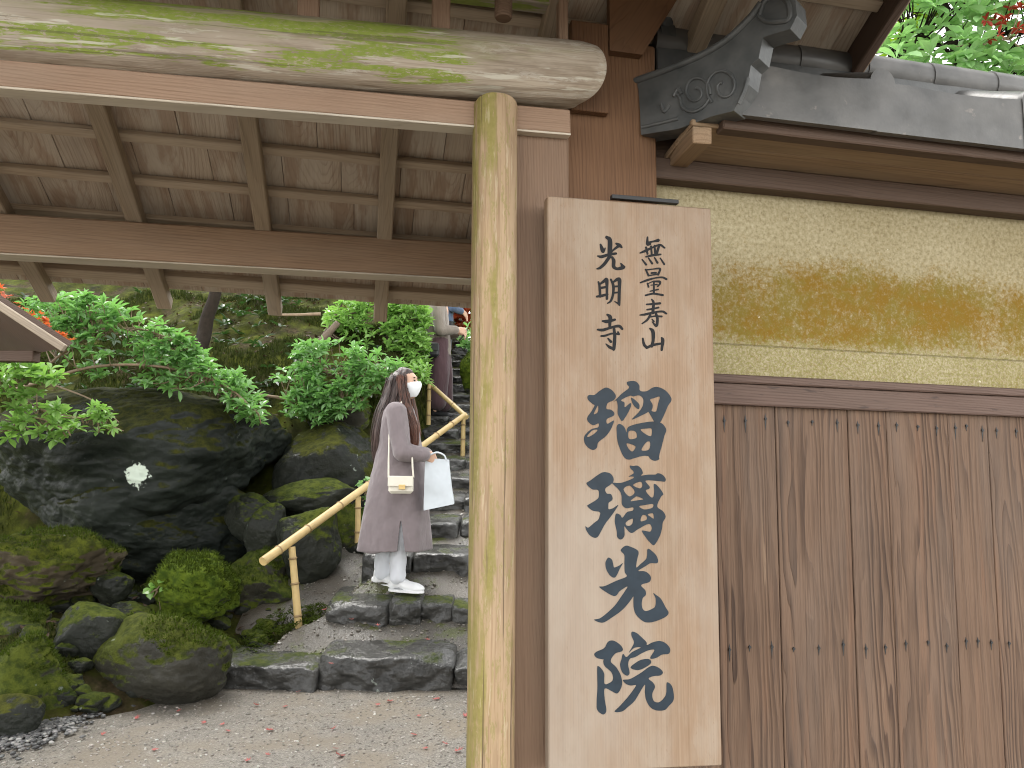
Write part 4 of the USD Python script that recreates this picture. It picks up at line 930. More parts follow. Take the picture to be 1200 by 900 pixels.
for (x0, y0), (x1, y1), Y in (((342, 641), (351, 740), 5.42), ((420, 582), (418, 678), 6.3), ((543, 490), (542, 545), 7.95), ((503, 450), (502, 492), 8.5)):
    bamboo('post', [at(x1, y1 + 6, Y), at(x0, y0, Y)], 0.027 if Y < 6 else 0.025, [0.25, 0.6, 0.88])

# ------------------------------------------------------------------ gravel, pebbles and fallen leaves
def instancer(name, label, protos, mat, pos, quat, scale, idx):
    pi = UsdGeom.PointInstancer.Define(stage, '/World/' + name); tg = []
    for i, m in enumerate(protos):
        p = usdkit.mesh(stage, f'/World/{name}/stone_{i:03d}' if i else f'/World/{name}/stone', m, mat, True); tg.append(p.GetPath())
    pi.CreatePrototypesRel().SetTargets(tg)
    pi.CreatePositionsAttr(Vt.Vec3fArray.FromNumpy(np.asarray(pos, np.float32))); pi.CreateProtoIndicesAttr(Vt.IntArray.FromNumpy(np.asarray(idx, np.int32)))
    pi.CreateScalesAttr(Vt.Vec3fArray.FromNumpy(np.asarray(scale, np.float32)))
    pi.CreateOrientationsAttr(Vt.QuathArray([Gf.Quath(float(q[0]), float(q[1]), float(q[2]), float(q[3])) for q in quat]))
    tag(pi.GetPrim(), label, 'gravel', kind='stuff')
def mat_pebble(name, cols):
    g = Graph(); r = g.n('object_info') + '.random'
    c = g.ramp(r, *cols)
    c = g.mix(0.4, c, g.noise(g.n('geometry') + '.position', 150, 3, out='color'), 'multiply')
    return g.make(name, g.n('principled_bsdf', base_color=c, roughness=0.45) + '.BSDF')
M['pebble'] = mat_pebble('dark_pebble', [(0, (0.03, 0.03, 0.03)), (0.6, (0.10, 0.10, 0.10)), (0.9, (0.22, 0.21, 0.2)), (1, (0.35, 0.34, 0.32))])
M['grit'] = mat_pebble('gravel_stone', [(0, (0.12, 0.108, 0.09)), (0.5, (0.22, 0.195, 0.165)), (0.85, (0.32, 0.29, 0.25)), (1, (0.56, 0.54, 0.5))])
rs = np.random.RandomState(21)
protos = [rock_mesh((0.5, 0.4, 0.28), s, 2, 8, 0.08) for s in (1, 2, 3)]
def rquat(n):
    a = rs.uniform(0, 2 * np.pi, n); return np.stack([np.cos(a / 2), 0 * a, 0 * a, np.sin(a / 2)], 1)
n = 9000
P = np.stack([rs.uniform(-3.0, 0.4, n), 2.9 + (rs.uniform(0, 1, n)) * 2.0, np.zeros(n)], 1)
P = P[P[:, 1] < np.interp(P[:, 0], EX, EY) + 0.02]
sc = rs.gamma(2.2, 0.0026, len(P)) + 0.003
np_ = 3500
Q = np.stack([rs.uniform(-1.6, 0.4, np_), 4.95 + 5.0 * rs.uniform(0, 1, np_) ** 1.5], 1); Q = np.c_[Q, path_z(Q[:, 0], Q[:, 1]) + 0.002]
P = np.vstack([P, Q]); sc = np.concatenate([sc, rs.gamma(2.2, 0.004, np_) + 0.004])
instancer('loose_gravel', 'loose pale grit lying on the gravel', protos, M['grit'], P + np.array([0, 0, 0.001]), rquat(len(P)), np.repeat(sc[:, None], 3, 1), rs.randint(0, 3, len(P)))
P = []
for _ in range(2200):
    t = rs.uniform(0, 1); px, py = 20 + t * 110, 868 - t * 60
    q = at(px, py, 1.0); d = ray(px, py); w = CAM + d * (-CAM[2] / d[2])
    w = w + np.array([rs.normal(0, 0.09), rs.normal(0, 0.13), 0]); P.append((w[0], w[1], 0.008 + rs.uniform(0, 0.012)))
P = np.array(P); sc = rs.uniform(0.016, 0.034, len(P))
instancer('drain_pebbles', 'dark pebbles heaped along the foot of the rocks', protos, M['pebble'], P, rquat(len(P)), np.repeat(sc[:, None], 3, 1), rs.randint(0, 3, len(P)))

def leaf_blade(L, W, n=4, fold=0.25, droop=0.15):
    """a pointed leaf along +x with a fold down its middle: (n-1)*4 + tips"""
    V, F = [], []
    for i in range(n + 1):
        t = i / n; w = W / 2 * math.sin(math.pi * t ** 1.25) ** 0.7 if 0 < i < n else 0.0
        z = -droop * L * t * t
        V += [(L * t, -w, z + fold * w), (L * t, 0, z), (L * t, w, z + fold * w)]
    for i in range(n):
        a, b = 3 * i, 3 * i + 3
        F += [(a, a + 1, b + 1), (a, b + 1, b), (a + 1, a + 2, b + 2), (a + 1, b + 2, b + 1)]
    return np.array(V, float), np.array(F)
def maple(r, curl, seed):
    rr = np.random.RandomState(seed); pts = []
    lobes = [-140, -95, -48, 0, 48, 95, 140]; Ls = [0.5, 0.75, 0.95, 1.0, 0.95, 0.75, 0.5]
    for a, l in zip(lobes, Ls):
        a += rr.uniform(-6, 6)
        for da, q in ((-15, 0.36), (-7, 0.7 * l), (0, l), (7, 0.7 * l)): pts.append((q * math.cos(math.radians(a + da)), q * math.sin(math.radians(a + da))))
    pts.append((-0.2, 0.0))
    P = np.array(pts) * r; V = np.vstack([[0, 0, 0], np.c_[P, np.zeros(len(P))]])
    V[:, 2] = curl * (np.hypot(V[:, 0], V[:, 1]) ** 2) / r + rr.uniform(0, 0.12 * r, len(V)) + 0.004
    n = len(P); F = [(0, i + 1, (i + 1) % n + 1) for i in range(n)]
    return trimesh.Trimesh(V, np.array(F), process=False)
LEAFPX = [(160, 843, 0), (268, 858, 0), (318, 857, 1), (391, 855, 0), (443, 827, 0), (444, 799, 1), (455, 823, 1), (512, 820, 1), (485, 862, 0), (522, 874, 0), (398, 887, 1), (291, 893, 0), (240, 848, 0), (301, 828, 0), (335, 829, 0), (430, 805, 1), (470, 806, 0), (392, 880, 0), (500, 878, 0), (537, 882, 1), (262, 850, 0), (120, 862, 0), (350, 812, 0), (490, 840, 0), (545, 840, 1), (180, 880, 0), (75, 852, 0), (210, 835, 0), (313, 886, 0)]
rs = np.random.RandomState(6)
for i, (px, py, big) in enumerate(LEAFPX):
    d = ray(px, py); w = CAM + d * (-CAM[2] / d[2])
    m = maple(0.034 if big else rs.uniform(0.017, 0.026), rs.uniform(0.1, 0.6), i); m.apply_transform(trimesh.transformations.euler_matrix(rs.uniform(-0.35, 0.35), rs.uniform(-0.35, 0.35), rs.uniform(0, 6.3))); m.vertices[:, 2] -= m.vertices[:, 2].min() - 0.006
    p = part(None, 'fallen_leaf', m, M['fallen'], loc=w)
    tag(p, 'small red maple leaf fallen on the gravel', 'leaf', 'red maple leaves fallen on the gravel')
for i, (px, py, Y, s) in enumerate([(379, 717, 5.45, 0.035), (459, 696, 5.55, 0.03), (443, 735, 5.15, 0.025), (502, 752, 5.05, 0.025), (389, 780, 4.83, 0.025), (412, 728, 5.2, 0.022)]):
    w = at(px, py, Y); m = maple(s, 0.4, 60 + i); m.apply_transform(trimesh.transformations.rotation_matrix(1.0 * i, [0, 0, 1])); m.vertices[:, 2] += 0.008
    p = part(None, 'fallen_leaf', m, M['fallen'], loc=w); tag(p, 'small pinkish leaf lying on a stone step', 'leaf', 'leaves fallen on the stone steps')

# ------------------------------------------------------------------ shrubs
def rot_to(d, roll):
    x = d / np.linalg.norm(d); up = np.array([0, 0, 1.]) if abs(x[2]) < 0.95 else np.array([1, 0, 0.])
    y = np.cross(up, x); y /= np.linalg.norm(y); z = np.cross(x, y)
    y, z = y * math.cos(roll) + z * math.sin(roll), z * math.cos(roll) - y * math.sin(roll)
    return np.array([x, y, z])
def leaf_cloud(centers, axes, L, W, per, rs, droop=0.15, spread=(0.1, 0.65), n=4):
    """rosettes of leaves round each twig tip"""
    bv, bf = leaf_blade(1, 1, n); VV, FF = [], []; o = 0
    for c, ax in zip(centers, axes):
        A = rot_to(ax, rs.uniform(0, 6.28)); k = per + rs.randint(-2, 3)
        for j in range(k):
            phi = 2 * np.pi * (j / k) + rs.uniform(-0.3, 0.3); el = rs.uniform(*spread)
            d = A[0] * math.sin(el) + (A[1] * math.cos(phi) + A[2] * math.sin(phi)) * math.cos(el)
            R_ = rot_to(d + np.array([0, 0, -0.1]), rs.normal(0, 0.35)); l = L * rs.uniform(0.65, 1.15); w = W * rs.uniform(0.8, 1.15)
            v = bv * np.array([l, w, l]); VV.append(v @ R_ + c); FF.append(bf + o); o += len(bv)
    return trimesh.Trimesh(np.vstack(VV), np.vstack(FF), process=False)
def inside(poly, n, rs, clump=None):
    P = Polygon(poly).buffer(0); x0, y0, x1, y1 = P.bounds; out = []
    while len(out) < n:
        x, y = rs.uniform(x0, x1), rs.uniform(y0, y1)
        if P.contains(Point(x, y)):
            if clump is not None and meshkit.noise(np.array([x / clump, y / clump, 3.3]), 5) < 0.42 and rs.uniform() < 0.8: continue
            out.append((x, y))
    return np.array(out)
def shrub(name, label, poly, Yf, n, L, W, mat, seed, stems=(), per=7, thick=0.5, cat_='shrub', clump=26, axis=(0, -0.45, 0.95), droop=0.15, bark='twig', group=None, dens2=0.0):
    """leaves fill the outline; Yf(px, py) gives the depth of its near face, thick how far back it goes; stems join the tips to the roots"""
    rs = np.random.RandomState(seed); pix = inside(poly, n, rs, clump)
    Yd = np.array([Yf(x, y) for x, y in pix]) + rs.uniform(0, 1, n) ** 1.5 * thick
    C = np.array([at(x, y, Y) for (x, y), Y in zip(pix, Yd)]); base = C.mean(0)
    ax = np.array(axis) + rs.normal(0, 0.45, (n, 3))
    t = thing(name, label, cat_, loc=base, group=group)
    lm_ = leaf_cloud(C - base, ax, L, W, per, rs, droop)
    p = part(t, 'foliage', lm_, mat); tag(p, kind='stuff')
    tw = []
    for path, r in stems:
        S = spline([at(x, y, Y) for x, y, Y in path], 8) - base
        tw.append(tube(S, np.linspace(r, r * 0.45, len(S)), 7))
    St = np.vstack([spline([at(x, y, Y) for x, y, Y in path], 8) for path, r in stems]) - base if stems else None
    if St is not None:
        for q in tw: part(t, 'branch', q, M[bark], True)
        fine = []
        for c in (C - base)[:: 2]:
            i = np.argmin(np.linalg.norm(St - c, axis=1) + 0.3 * (St[:, 2] > c[2] + 0.1))
            mid = (St[i] + c) / 2 + np.array([rs.normal(0, 0.02), rs.normal(0, 0.02), -0.04])
            fine.append(tube(spline([St[i], mid, c], 3), np.linspace(0.006, 0.0025, 7), 5, cap=False))
        p = part(t, 'twigs', cat(fine), M[bark], True); tag(p, kind='stuff')
    return t
shrub('azalea_shrub', 'glossy green shrub arching right over the huge boulder',
      [(25, 350), (95, 345), (150, 360), (200, 385), (250, 420), (285, 440), (312, 478), (305, 496), (280, 488), (262, 462), (235, 455), (205, 460), (175, 452), (150, 450), (110, 440), (78, 420), (40, 380)],
      lambda x, y: 5.75 + 0.002 * (480 - y), 430, 0.088, 0.036, M['leaf'], 31,
      [([(-30, 470, 6.1), (40, 450, 6.0), (110, 430, 5.95), (190, 430, 5.9), (260, 450, 5.85), (303, 485, 5.8)], 0.016), ([(30, 455, 6.1), (80, 410, 6.1), (150, 385, 6.1), (210, 400, 6.0)], 0.012), ([(60, 450, 6.0), (110, 470, 5.85), (145, 500, 5.7)], 0.008)], per=7, thick=0.5)
shrub('azalea_shrub', 'bright leafy spray at the left edge in front of the boulder',
      [(-60, 418), (60, 412), (75, 440), (60, 465), (40, 470), (95, 490), (100, 505), (75, 520), (30, 512), (-60, 525)],
      lambda x, y: 5.3, 130, 0.10, 0.042, M['leafbright'], 32,
      [([(-70, 520, 5.6), (-10, 510, 5.5), (40, 490, 5.4), (80, 505, 5.35)], 0.011), ([(-60, 470, 5.5), (10, 455, 5.45), (55, 440, 5.4)], 0.010), ([(10, 455, 5.45), (50, 480, 5.4), (95, 490, 5.3)], 0.006)], per=7, thick=0.35)
shrub('azalea_shrub', 'small drooping sprig low on the face of the huge boulder',
      [(95, 478), (128, 475), (130, 495), (158, 497), (155, 510), (122, 512), (100, 500)],
      lambda x, y: 5.45, 14, 0.075, 0.03, M['leafbright'], 33, [([(20, 470, 5.6), (70, 488, 5.55), (110, 492, 5.5), (145, 505, 5.48)], 0.006)], per=7, thick=0.1, clump=None)
shrub('azalea_shrub', 'dense mint green shrub left of the woman with a long low bough',
      [(330, 425), (345, 405), (400, 400), (440, 405), (470, 430), (480, 455), (455, 470), (440, 465), (420, 480), (395, 488), (370, 500), (335, 488), (332, 470), (350, 455), (322, 450)],
      lambda x, y: 7.0 - 0.002 * (y - 400), 380, 0.088, 0.036, M['leaf'], 34,
      [([(360, 425, 7.6), (400, 440, 7.3), (440, 440, 7.2), (470, 445, 7.1)], 0.02), ([(350, 470, 7.3), (300, 462, 7.25), (335, 466, 7.1), (400, 472, 7.0)], 0.014)], per=7, thick=0.5)
shrub('azalea_shrub', 'tall light green shrub between the mossy slope and the walkers',
      [(382, 368), (410, 345), (470, 345), (500, 350), (501, 395), (500, 430), (498, 452), (470, 440), (440, 410), (405, 400), (385, 385)],
      lambda x, y: 8.3, 430, 0.10, 0.040, M['leafbright'], 35,
      [([(370, 410, 8.6), (385, 385, 8.6), (398, 360, 8.6), (405, 330, 8.6)], 0.035), ([(365, 412, 8.4), (385, 395, 8.4), (396, 376, 8.5), (430, 360, 8.6)], 0.03), ([(430, 440, 8.6), (450, 400, 8.6), (470, 360, 8.6)], 0.02)], per=7, thick=0.7, bark='bark')
shrub('azalea_shrub', 'leafy twigs leaning over the top of the upper handrail',
      [(462, 430), (500, 425), (512, 446), (500, 450), (478, 452)], lambda x, y: 7.9, 30, 0.085, 0.03, M['leafbright'], 36, [([(440, 430, 8.2), (475, 438, 8.05), (508, 446, 7.95)], 0.008)], per=6, thick=0.2, clump=None)
shrub('leafy_tree', 'tree with orange autumn leaves beyond the upper steps', [(500, 330), (580, 330), (580, 392), (538, 392), (525, 375)], lambda x, y: 12.5, 150, 0.16, 0.10, M['leaforange'], 37,
      [([(600, 460, 13), (570, 400, 13), (545, 350, 13)], 0.05)], per=5, thick=1.2, cat_='tree', clump=None, bark='barkdark')
shrub('azalea_shrub', 'pale green shrub at the right of the upper walkers', [(528, 385), (590, 380), (590, 420), (545, 412)], lambda x, y: 10.6, 90, 0.11, 0.045, M['leafmint'], 38,
      [([(600, 430, 11), (570, 410, 10.8), (545, 395, 10.7)], 0.02)], per=6, thick=0.6, clump=None)
shrub('green_tree', 'dark green tree high above the mossy slope', [(60, 260), (560, 240), (560, 352), (300, 358), (60, 350)], lambda x, y: 12.5, 500, 0.2, 0.10, M['leaf'], 39,
      [([(250, 380, 12.9), (262, 320, 13), (270, 200, 13)], 0.10), ([(262, 320, 13), (350, 280, 13), (450, 260, 13)], 0.05)], per=6, thick=2.0, cat_='tree', clump=40, bark='barkdark')
C = []
rs = np.random.RandomState(90)
while len(C) < 130:
    Y = rs.uniform(7.0, 10.2); px = rs.uniform(0, 470); x = (px - 600) / FPX * Y
    if meshkit.noise(np.array([x * 1.3, Y * 1.3, 2.0]), 3) < 0.52: continue
    C.append((x, Y, float(hill(np.array([[x]]), np.array([[Y]]))[0, 0]) + rs.uniform(0.02, 0.10)))
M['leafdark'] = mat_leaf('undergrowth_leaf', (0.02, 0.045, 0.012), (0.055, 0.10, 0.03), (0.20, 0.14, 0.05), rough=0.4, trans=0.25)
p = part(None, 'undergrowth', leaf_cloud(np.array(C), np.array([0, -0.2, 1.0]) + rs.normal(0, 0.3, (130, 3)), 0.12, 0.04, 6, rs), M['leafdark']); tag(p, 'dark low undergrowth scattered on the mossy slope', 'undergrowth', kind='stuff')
# rocks and moss right of the upper steps
boulder('boulder', 'mossy bank rock right of the upper steps', 580, 435, 90, 70, 10.2, M['rockgreen'], 51)
boulder('boulder', 'mossy rock beside the top of the steps', 590, 480, 70, 60, 9.2, M['rockgreen'], 52)
# trunk on the slope and dead branch
t = thing('tree_trunk', 'dark leaning tree trunk on the slope behind the huge boulder', 'tree')
part(t, 'trunk', tube(spline([at(222, 440, 8.0), at(238, 396, 8.3), at(243, 372, 8.35), at(252, 345, 8.4), at(262, 290, 8.5), at(268, 200, 8.6)], 8), np.linspace(0.085, 0.05, 41), 12), M['barkdark'], True)
part(t, 'crown', leaf_cloud(np.array([at(268 + rs.normal(0, 60), 190 + rs.normal(0, 30), 8.6 + rs.normal(0, 0.4)) for _ in range(60)]), rs.normal(0, 1, (60, 3)), 0.1, 0.035, 6, rs), M['leaf'])
t = thing('dead_branch', 'bare pale broken branch leaning on the mossy slope', 'branch')
part(t, 'branch', tube(spline([at(362, 412, 8.0), at(378, 398, 8.0), at(396, 378, 8.05)], 6), np.linspace(0.045, 0.032, 13), 10), M['bark'], True)
part(t, 'branch', tube(spline([at(325, 369, 8.0), at(345, 369, 8.0), at(376, 368, 8.05)], 6), np.linspace(0.014, 0.018, 13), 8), M['twig'], True)
# ivy sprig
rs = np.random.RandomState(2)
shrub('ivy_sprig', 'small bright ivy sprig growing between the mossy rocks', [(175, 682), (195, 680), (198, 696), (178, 697)], lambda x, y: 5.15, 5, 0.06, 0.05, M['leafbright'], 41, [([(188, 715, 5.2), (186, 700, 5.18), (184, 690, 5.15)], 0.003)], per=4, thick=0.05, clump=None, cat_='plant')
shrub('ground_plant', 'small round leaved plant behind the second handrail post', [(420, 560), (438, 562), (437, 605), (422, 600)], lambda x, y: 6.5, 12, 0.05, 0.045, M['leafmint'], 42, [([(432, 620, 6.6), (430, 590, 6.55), (428, 565, 6.5)], 0.003)], per=4, thick=0.06, clump=None, cat_='plant')
shrub('grass_tuft', 'short grassy moss tuft on the first step by the handrail post', [(330, 712), (420, 705), (425, 728), (340, 735), (250, 800), (270, 760)], lambda x, y: 4.75 + (800 - y) * 0.009, 260, 0.035, 0.008, M['mossfuzz'], 43, per=6, thick=0.1, clump=18, cat_='grass', axis=(0, 0, 1))
# tree above the wall, top right of the picture
shrub('broadleaf_tree', 'mint green broad leaved tree showing above the wall roof',
      [(1010, -260), (1250, -330), (1550, -260), (1650, -60), (1600, 160), (1400, 150), (1200, 118), (1040, 85), (1020, 60)], lambda x, y: 4.6, 2300, 0.125, 0.058, M['leafmint'], 45,
      [([(1150, 300, 5.3), (1140, 150, 5.2), (1120, 60, 5.1), (1090, -60, 5.1)], 0.05), ([(1125, 70, 5.1), (1080, 42, 4.9), (1040, 55, 4.8)], 0.012), ([(1120, 60, 5.1), (1200, 30, 5.0), (1290, -20, 5.0)], 0.02)], per=5, thick=0.9, cat_='tree', clump=None, bark='barkdark', droop=0.25)
shrub('broadleaf_tree', 'yellow green leaves by the edge of the gate roof', [(1050, -80), (1110, -60), (1105, 20), (1080, 60), (1045, 78), (1038, 60), (1070, 20)], lambda x, y: 5.5, 90, 0.12, 0.05, M['leafyellow'], 46, [([(1090, 300, 6), (1085, 120, 5.9), (1075, 20, 5.8)], 0.03)], per=5, thick=0.5, cat_='tree', clump=None, bark='barkdark')
shrub('maple_branch', 'red maple leaves among the broad leaves above the wall', [(1105, 48), (1130, 45), (1160, 10), (1200, 5), (1200, 40), (1165, 62), (1135, 70), (1110, 65)], lambda x, y: 4.5, 12, 0.055, 0.022, M['leafred'], 47, [([(1230, 100, 4.8), (1180, 45, 4.7), (1120, 55, 4.6)], 0.006)], per=6, thick=0.25, cat_='branch', clump=14)

# ------------------------------------------------------------------ little roofed shelter at the left edge
sh = thing('roofed_shelter', 'small boarded roof corner strewn with red maple leaves', 'shelter')
Y0 = 4.7
tip, hi = at(83, 408, Y0), at(-2, 352, Y0)
dv = hi - tip; apex = tip + dv * 2.0
back = np.array([-0.40, 0.30, 0.0])
left = apex + (apex - tip) * np.array([1, 1, -1])
def shp(name, pts, thick, mat):
    P = np.array(pts); n_ = np.cross(P[1] - P[0], P[3] - P[0]); n_ /= np.linalg.norm(n_)
    if n_[2] < 0: n_ = -n_
    return part(sh, name, hull(np.vstack([P, P + n_ * thick])), mat)
over = np.array([0, -0.04, 0])
shp('roof_slope', [tip + over, apex + over, apex + back * 2, tip + back * 2], 0.045, M['eavedark'])
shp('roof_slope', [left + over, apex + over, apex + back * 2, left + back * 2], 0.045, M['eavedark'])
dn = np.array([0, 0, -1.0])
bar(sh, 'bargeboard', tip + over * 1.6 + dn * 0.012, apex + over * 1.6 + dn * 0.012, 0.03, 0.045, M['shedwood'])
bar(sh, 'bargeboard', left + over * 1.6 + dn * 0.012, apex + over * 1.6 + dn * 0.012, 0.03, 0.045, M['shedwood'])
base_z = tip[2] - 0.02
mid = (tip + left) / 2
for sx in (-0.16, 0.10):
    for sy in (0.3, 1.2):
        q = mid + np.array([sx, 0, 0]) + back * sy
        bar(sh, 'post', (q[0], q[1], -0.05), (q[0], q[1], base_z), 0.09, 0.09, M['shedwood'], up=(1, 0, 0))
bar(sh, 'tie_beam', tip + back * 0.5 + dn * 0.035 + np.array([-0.1, 0, 0]), left + back * 0.5 + dn * 0.035, 0.08, 0.07, M['eavedark'])
rs = np.random.RandomState(77); ms = []
sl = apex - tip; nn = np.cross(sl, back); nn /= np.linalg.norm(nn); nn = nn * (1 if nn[2] > 0 else -1)
for i in range(260):
    a, b = rs.uniform(0.0, 0.75), rs.uniform(-0.05, 1.9)
    c = tip + sl * a + back * b + nn * (0.047 + rs.uniform(0, 0.035))
    m = maple(rs.uniform(0.03, 0.045), rs.uniform(0, 0.5), i); m.apply_transform(trimesh.transformations.euler_matrix(rs.uniform(-0.6, 0.6), rs.uniform(-0.2, 1.1), rs.uniform(0, 6.3))); m.apply_translation(c); ms.append(m)
p = part(None, 'fallen_leaves', cat(ms), M['leaforange']); tag(p, 'orange red maple leaves covering the little shelter roof', 'leaves', kind='stuff')
# ------------------------------------------------------------------ people
def chain(joints, seg=20):
    """hulls of spheres along a chain of (x, y, z, r), as manifolds"""
    S = [Manifold.sphere(r, seg).translate((x, y, z)) for x, y, z, r in joints]
    return [Manifold.batch_hull([a, b]) for a, b in zip(S[:-1], S[1:])]
def blend(parts, edge=0.012, it=8):
    m = Manifold.batch_boolean(parts, m3.OpType.Add).refine_to_length(edge).to_mesh()
    t = trimesh.Trimesh(m.vert_properties[:, :3], m.tri_verts, process=True)
    trimesh.smoothing.filter_taubin(t, iterations=it)
    return t
def man(t):
    return Manifold(m3.Mesh(np.asarray(t.vertices, np.float32), np.asarray(t.faces, np.uint32)))
def loft(secs, n=36, sq=2.3):
    """closed body through ellipse-like sections (z, cx, cy, rx, ry)"""
    S = np.array(secs); zz = np.linspace(S[0, 0], S[-1, 0], 40); V = []
    for z in zz:
        c = [np.interp(z, S[:, 0], S[:, k]) if S[0, 0] < S[-1, 0] else np.interp(-z, -S[:, 0], S[:, k]) for k in range(1, 5)]
        for k in range(n):
            a = 2 * math.pi * k / n; e = 2 / sq
            V.append((c[0] + c[2] * math.copysign(abs(math.cos(a)) ** e, math.cos(a)), c[1] + c[3] * math.copysign(abs(math.sin(a)) ** e, math.sin(a)), z))
    F = [f for i in range(len(zz) - 1) for k in range(n) for f in ((i * n + k, i * n + (k + 1) % n, (i + 1) * n + (k + 1) % n), (i * n + k, (i + 1) * n + (k + 1) % n, (i + 1) * n + k))]
    V += [(S[0, 1], S[0, 2], zz[0]), (S[-1, 1], S[-1, 2], zz[-1])]; o = (len(zz) - 1) * n
    F += [f for k in range(n) for f in ((len(V) - 2, (k + 1) % n, k), (len(V) - 1, o + k, o + (k + 1) % n))]
    t = trimesh.Trimesh(np.array(V), np.array(F), process=True); t.fix_normals()
    return t
def head_mesh(c, yaw, pitch, s=1.0):
    h = trimesh.creation.icosphere(4, 1.0); v = h.vertices.copy()
    x, y, z = v[:, 0].copy(), v[:, 1].copy(), v[:, 2].copy()
    jaw = np.clip(-z, 0, 1)
    X = x * 0.092 * (1 - 0.18 * jaw * (x < 0)) + 0.010 * jaw * (x > -0.3); Yv = y * 0.072 * (1 - 0.32 * jaw ** 1.2); Z = z * 0.112
    face = np.exp(-(y / 0.28) ** 2) * (x > 0)
    X = X + face * (0.022 * np.exp(-((z + 0.12) / 0.16) ** 2) - 0.008 * np.exp(-((z - 0.16) / 0.10) ** 2) + 0.007 * np.exp(-((z + 0.50) / 0.09) ** 2) + 0.008 * np.exp(-((z + 0.82) / 0.14) ** 2) + 0.004 * np.exp(-((z - 0.36) / 0.14) ** 2))
    X -= 0.006 * np.exp(-((np.abs(y) - 0.42) / 0.16) ** 2 - ((z - 0.12) / 0.13) ** 2) * (x > 0)
    h.vertices = np.stack([X, Yv, Z], 1) * s
    ears = []
    for sy in (-1, 1):
        e = trimesh.creation.icosphere(2, 1.0); e.apply_scale([0.017 * s, 0.008 * s, 0.030 * s]); e.apply_translation([-0.008 * s, sy * 0.073 * s, -0.01 * s]); ears.append(e)
    return cat([h] + ears), trimesh.transformations.concatenate_matrices(trimesh.transformations.translation_matrix(c), trimesh.transformations.rotation_matrix(math.radians(yaw), [0, 0, 1]), trimesh.transformations.rotation_matrix(math.radians(-pitch), [0, 1, 0]))
def hand_parts(w, d, up, side, curl=0.9, s=1.0):
    """a palm, four curled fingers and a thumb: w = wrist, d = direction of the palm, up = back of the hand, side = towards the thumb"""
    w, d, up, side = (np.asarray(q, float) for q in (w, d, up, side)); P = []
    d, up, side = d / np.linalg.norm(d), up / np.linalg.norm(up), side / np.linalg.norm(side)
    pk = w + d * 0.075 * s
    for o in (-0.03, -0.01, 0.01, 0.03):
        P += chain([(*(w + side * o * 0.6 * s), 0.013 * s), (*(pk + side * o * s), 0.0115 * s)], 12)
    P.append(Manifold.batch_hull([Manifold.sphere(0.012 * s, 10).translate(tuple(q)) for q in (w - side * 0.018 * s, w + side * 0.018 * s, pk - side * 0.03 * s, pk + side * 0.03 * s)]))
    for o, L in ((-0.03, 0.055), (-0.01, 0.068), (0.01, 0.072), (0.03, 0.066)):
        q = pk + side * o * s; J = [(*q, 0.0095 * s)]; a = 0.25
        for k, f in enumerate((0.45, 0.32, 0.23)):
            a += curl * (0.8, 0.9, 0.7)[k]; q = q + (d * math.cos(a) - up * math.sin(a)) * L * f * s; J.append((*q, (0.0088, 0.0082, 0.0072)[k] * s))
        P += chain(J, 12)
    q = w + d * 0.02 * s + side * 0.025 * s; q2 = q + (d * 0.6 + side * 0.6 - up * 0.4) * 0.035 * s; q3 = q2 + (d * 0.8 - up * 0.5 - side * 0.2) * 0.03 * s
    P += chain([(*q, 0.012 * s), (*q2, 0.0098 * s), (*q3, 0.008 * s)], 12)
    return P
def cloth(name, col, var=0.18, rough=0.9, scale=14):
    g = Graph(); p = g.n('texture_coordinate') + '.object'
    c = g.mix(g.noise(p, scale, 4), tuple(x * (1 - var) for x in col), tuple(min(1, x * (1 + var)) for x in col))
    h = g.math('add', g.math('multiply', g.noise(g.map(p, (5, 5, 2.2)), 2.2, 4), 0.9), g.math('multiply', g.noise(p, 420, 2), 0.05))
    b = g.bump(h, 0.6, 0.03)
    return g.make(name, g.n('principled_bsdf', base_color=c, roughness=rough, specular_ior_level=0.2, sheen_weight=0.25, normal=b) + '.BSDF')
def hairmat(name, c1, c2, z0, z1):
    g = Graph(); p = g.n('texture_coordinate') + '.object'
    n = g.noise(g.map(p, (120, 120, 5)), 1.0, 3)
    zf = g.sm(g.n('separate_xyz', vector=p) + '.z', z1, z0)
    c = g.mix(zf, c1, c2); c = g.mix(g.sm(n, 0.35, 0.7), c, tuple(x * 1.8 for x in c2))
    return g.make(name, g.n('principled_bsdf', base_color=c, roughness=0.38, specular_ior_level=0.5, normal=g.bump(n, 0.8, 0.006)) + '.BSDF')
M['skin'] = simple('skin', (0.60, 0.38, 0.27), 0.5, 0.1, 20, 0.1)
M['coat'] = cloth('mauve_grey_wool', (0.205, 0.172, 0.178))
M['white'] = cloth('white_cotton', (0.62, 0.64, 0.68), 0.05)
M['shoe'] = simple('white_leather', (0.78, 0.79, 0.80), 0.45, 0.05)
M['mask'] = simple('white_mask', (0.82, 0.85, 0.87), 0.8, 0.04)
M['hair'] = hairmat('long_brown_hair', (0.022, 0.015, 0.013), (0.085, 0.035, 0.022), 0.95, 1.45)
M['hairback'] = hairmat('dark_hair', (0.020, 0.015, 0.014), (0.05, 0.032, 0.028), 0.95, 1.45)
M['cream'] = simple('cream_leather', (0.72, 0.68, 0.58), 0.4, 0.06)
M['gold'] = simple('gold_metal', (0.62, 0.45, 0.2), 0.3, 0.1, metallic=0.9)
M['paper'] = simple('white_paper_bag', (0.62, 0.67, 0.71), 0.7, 0.06)
M['jacket'] = cloth('beige_grey_jacket', (0.21, 0.178, 0.15))
M['skirt'] = cloth('plum_brown_trousers', (0.085, 0.048, 0.055))
M['blackl'] = simple('black_leather', (0.016, 0.016, 0.018), 0.35, 0.2)
M['blue'] = cloth('blue_denim', (0.09, 0.13, 0.21))
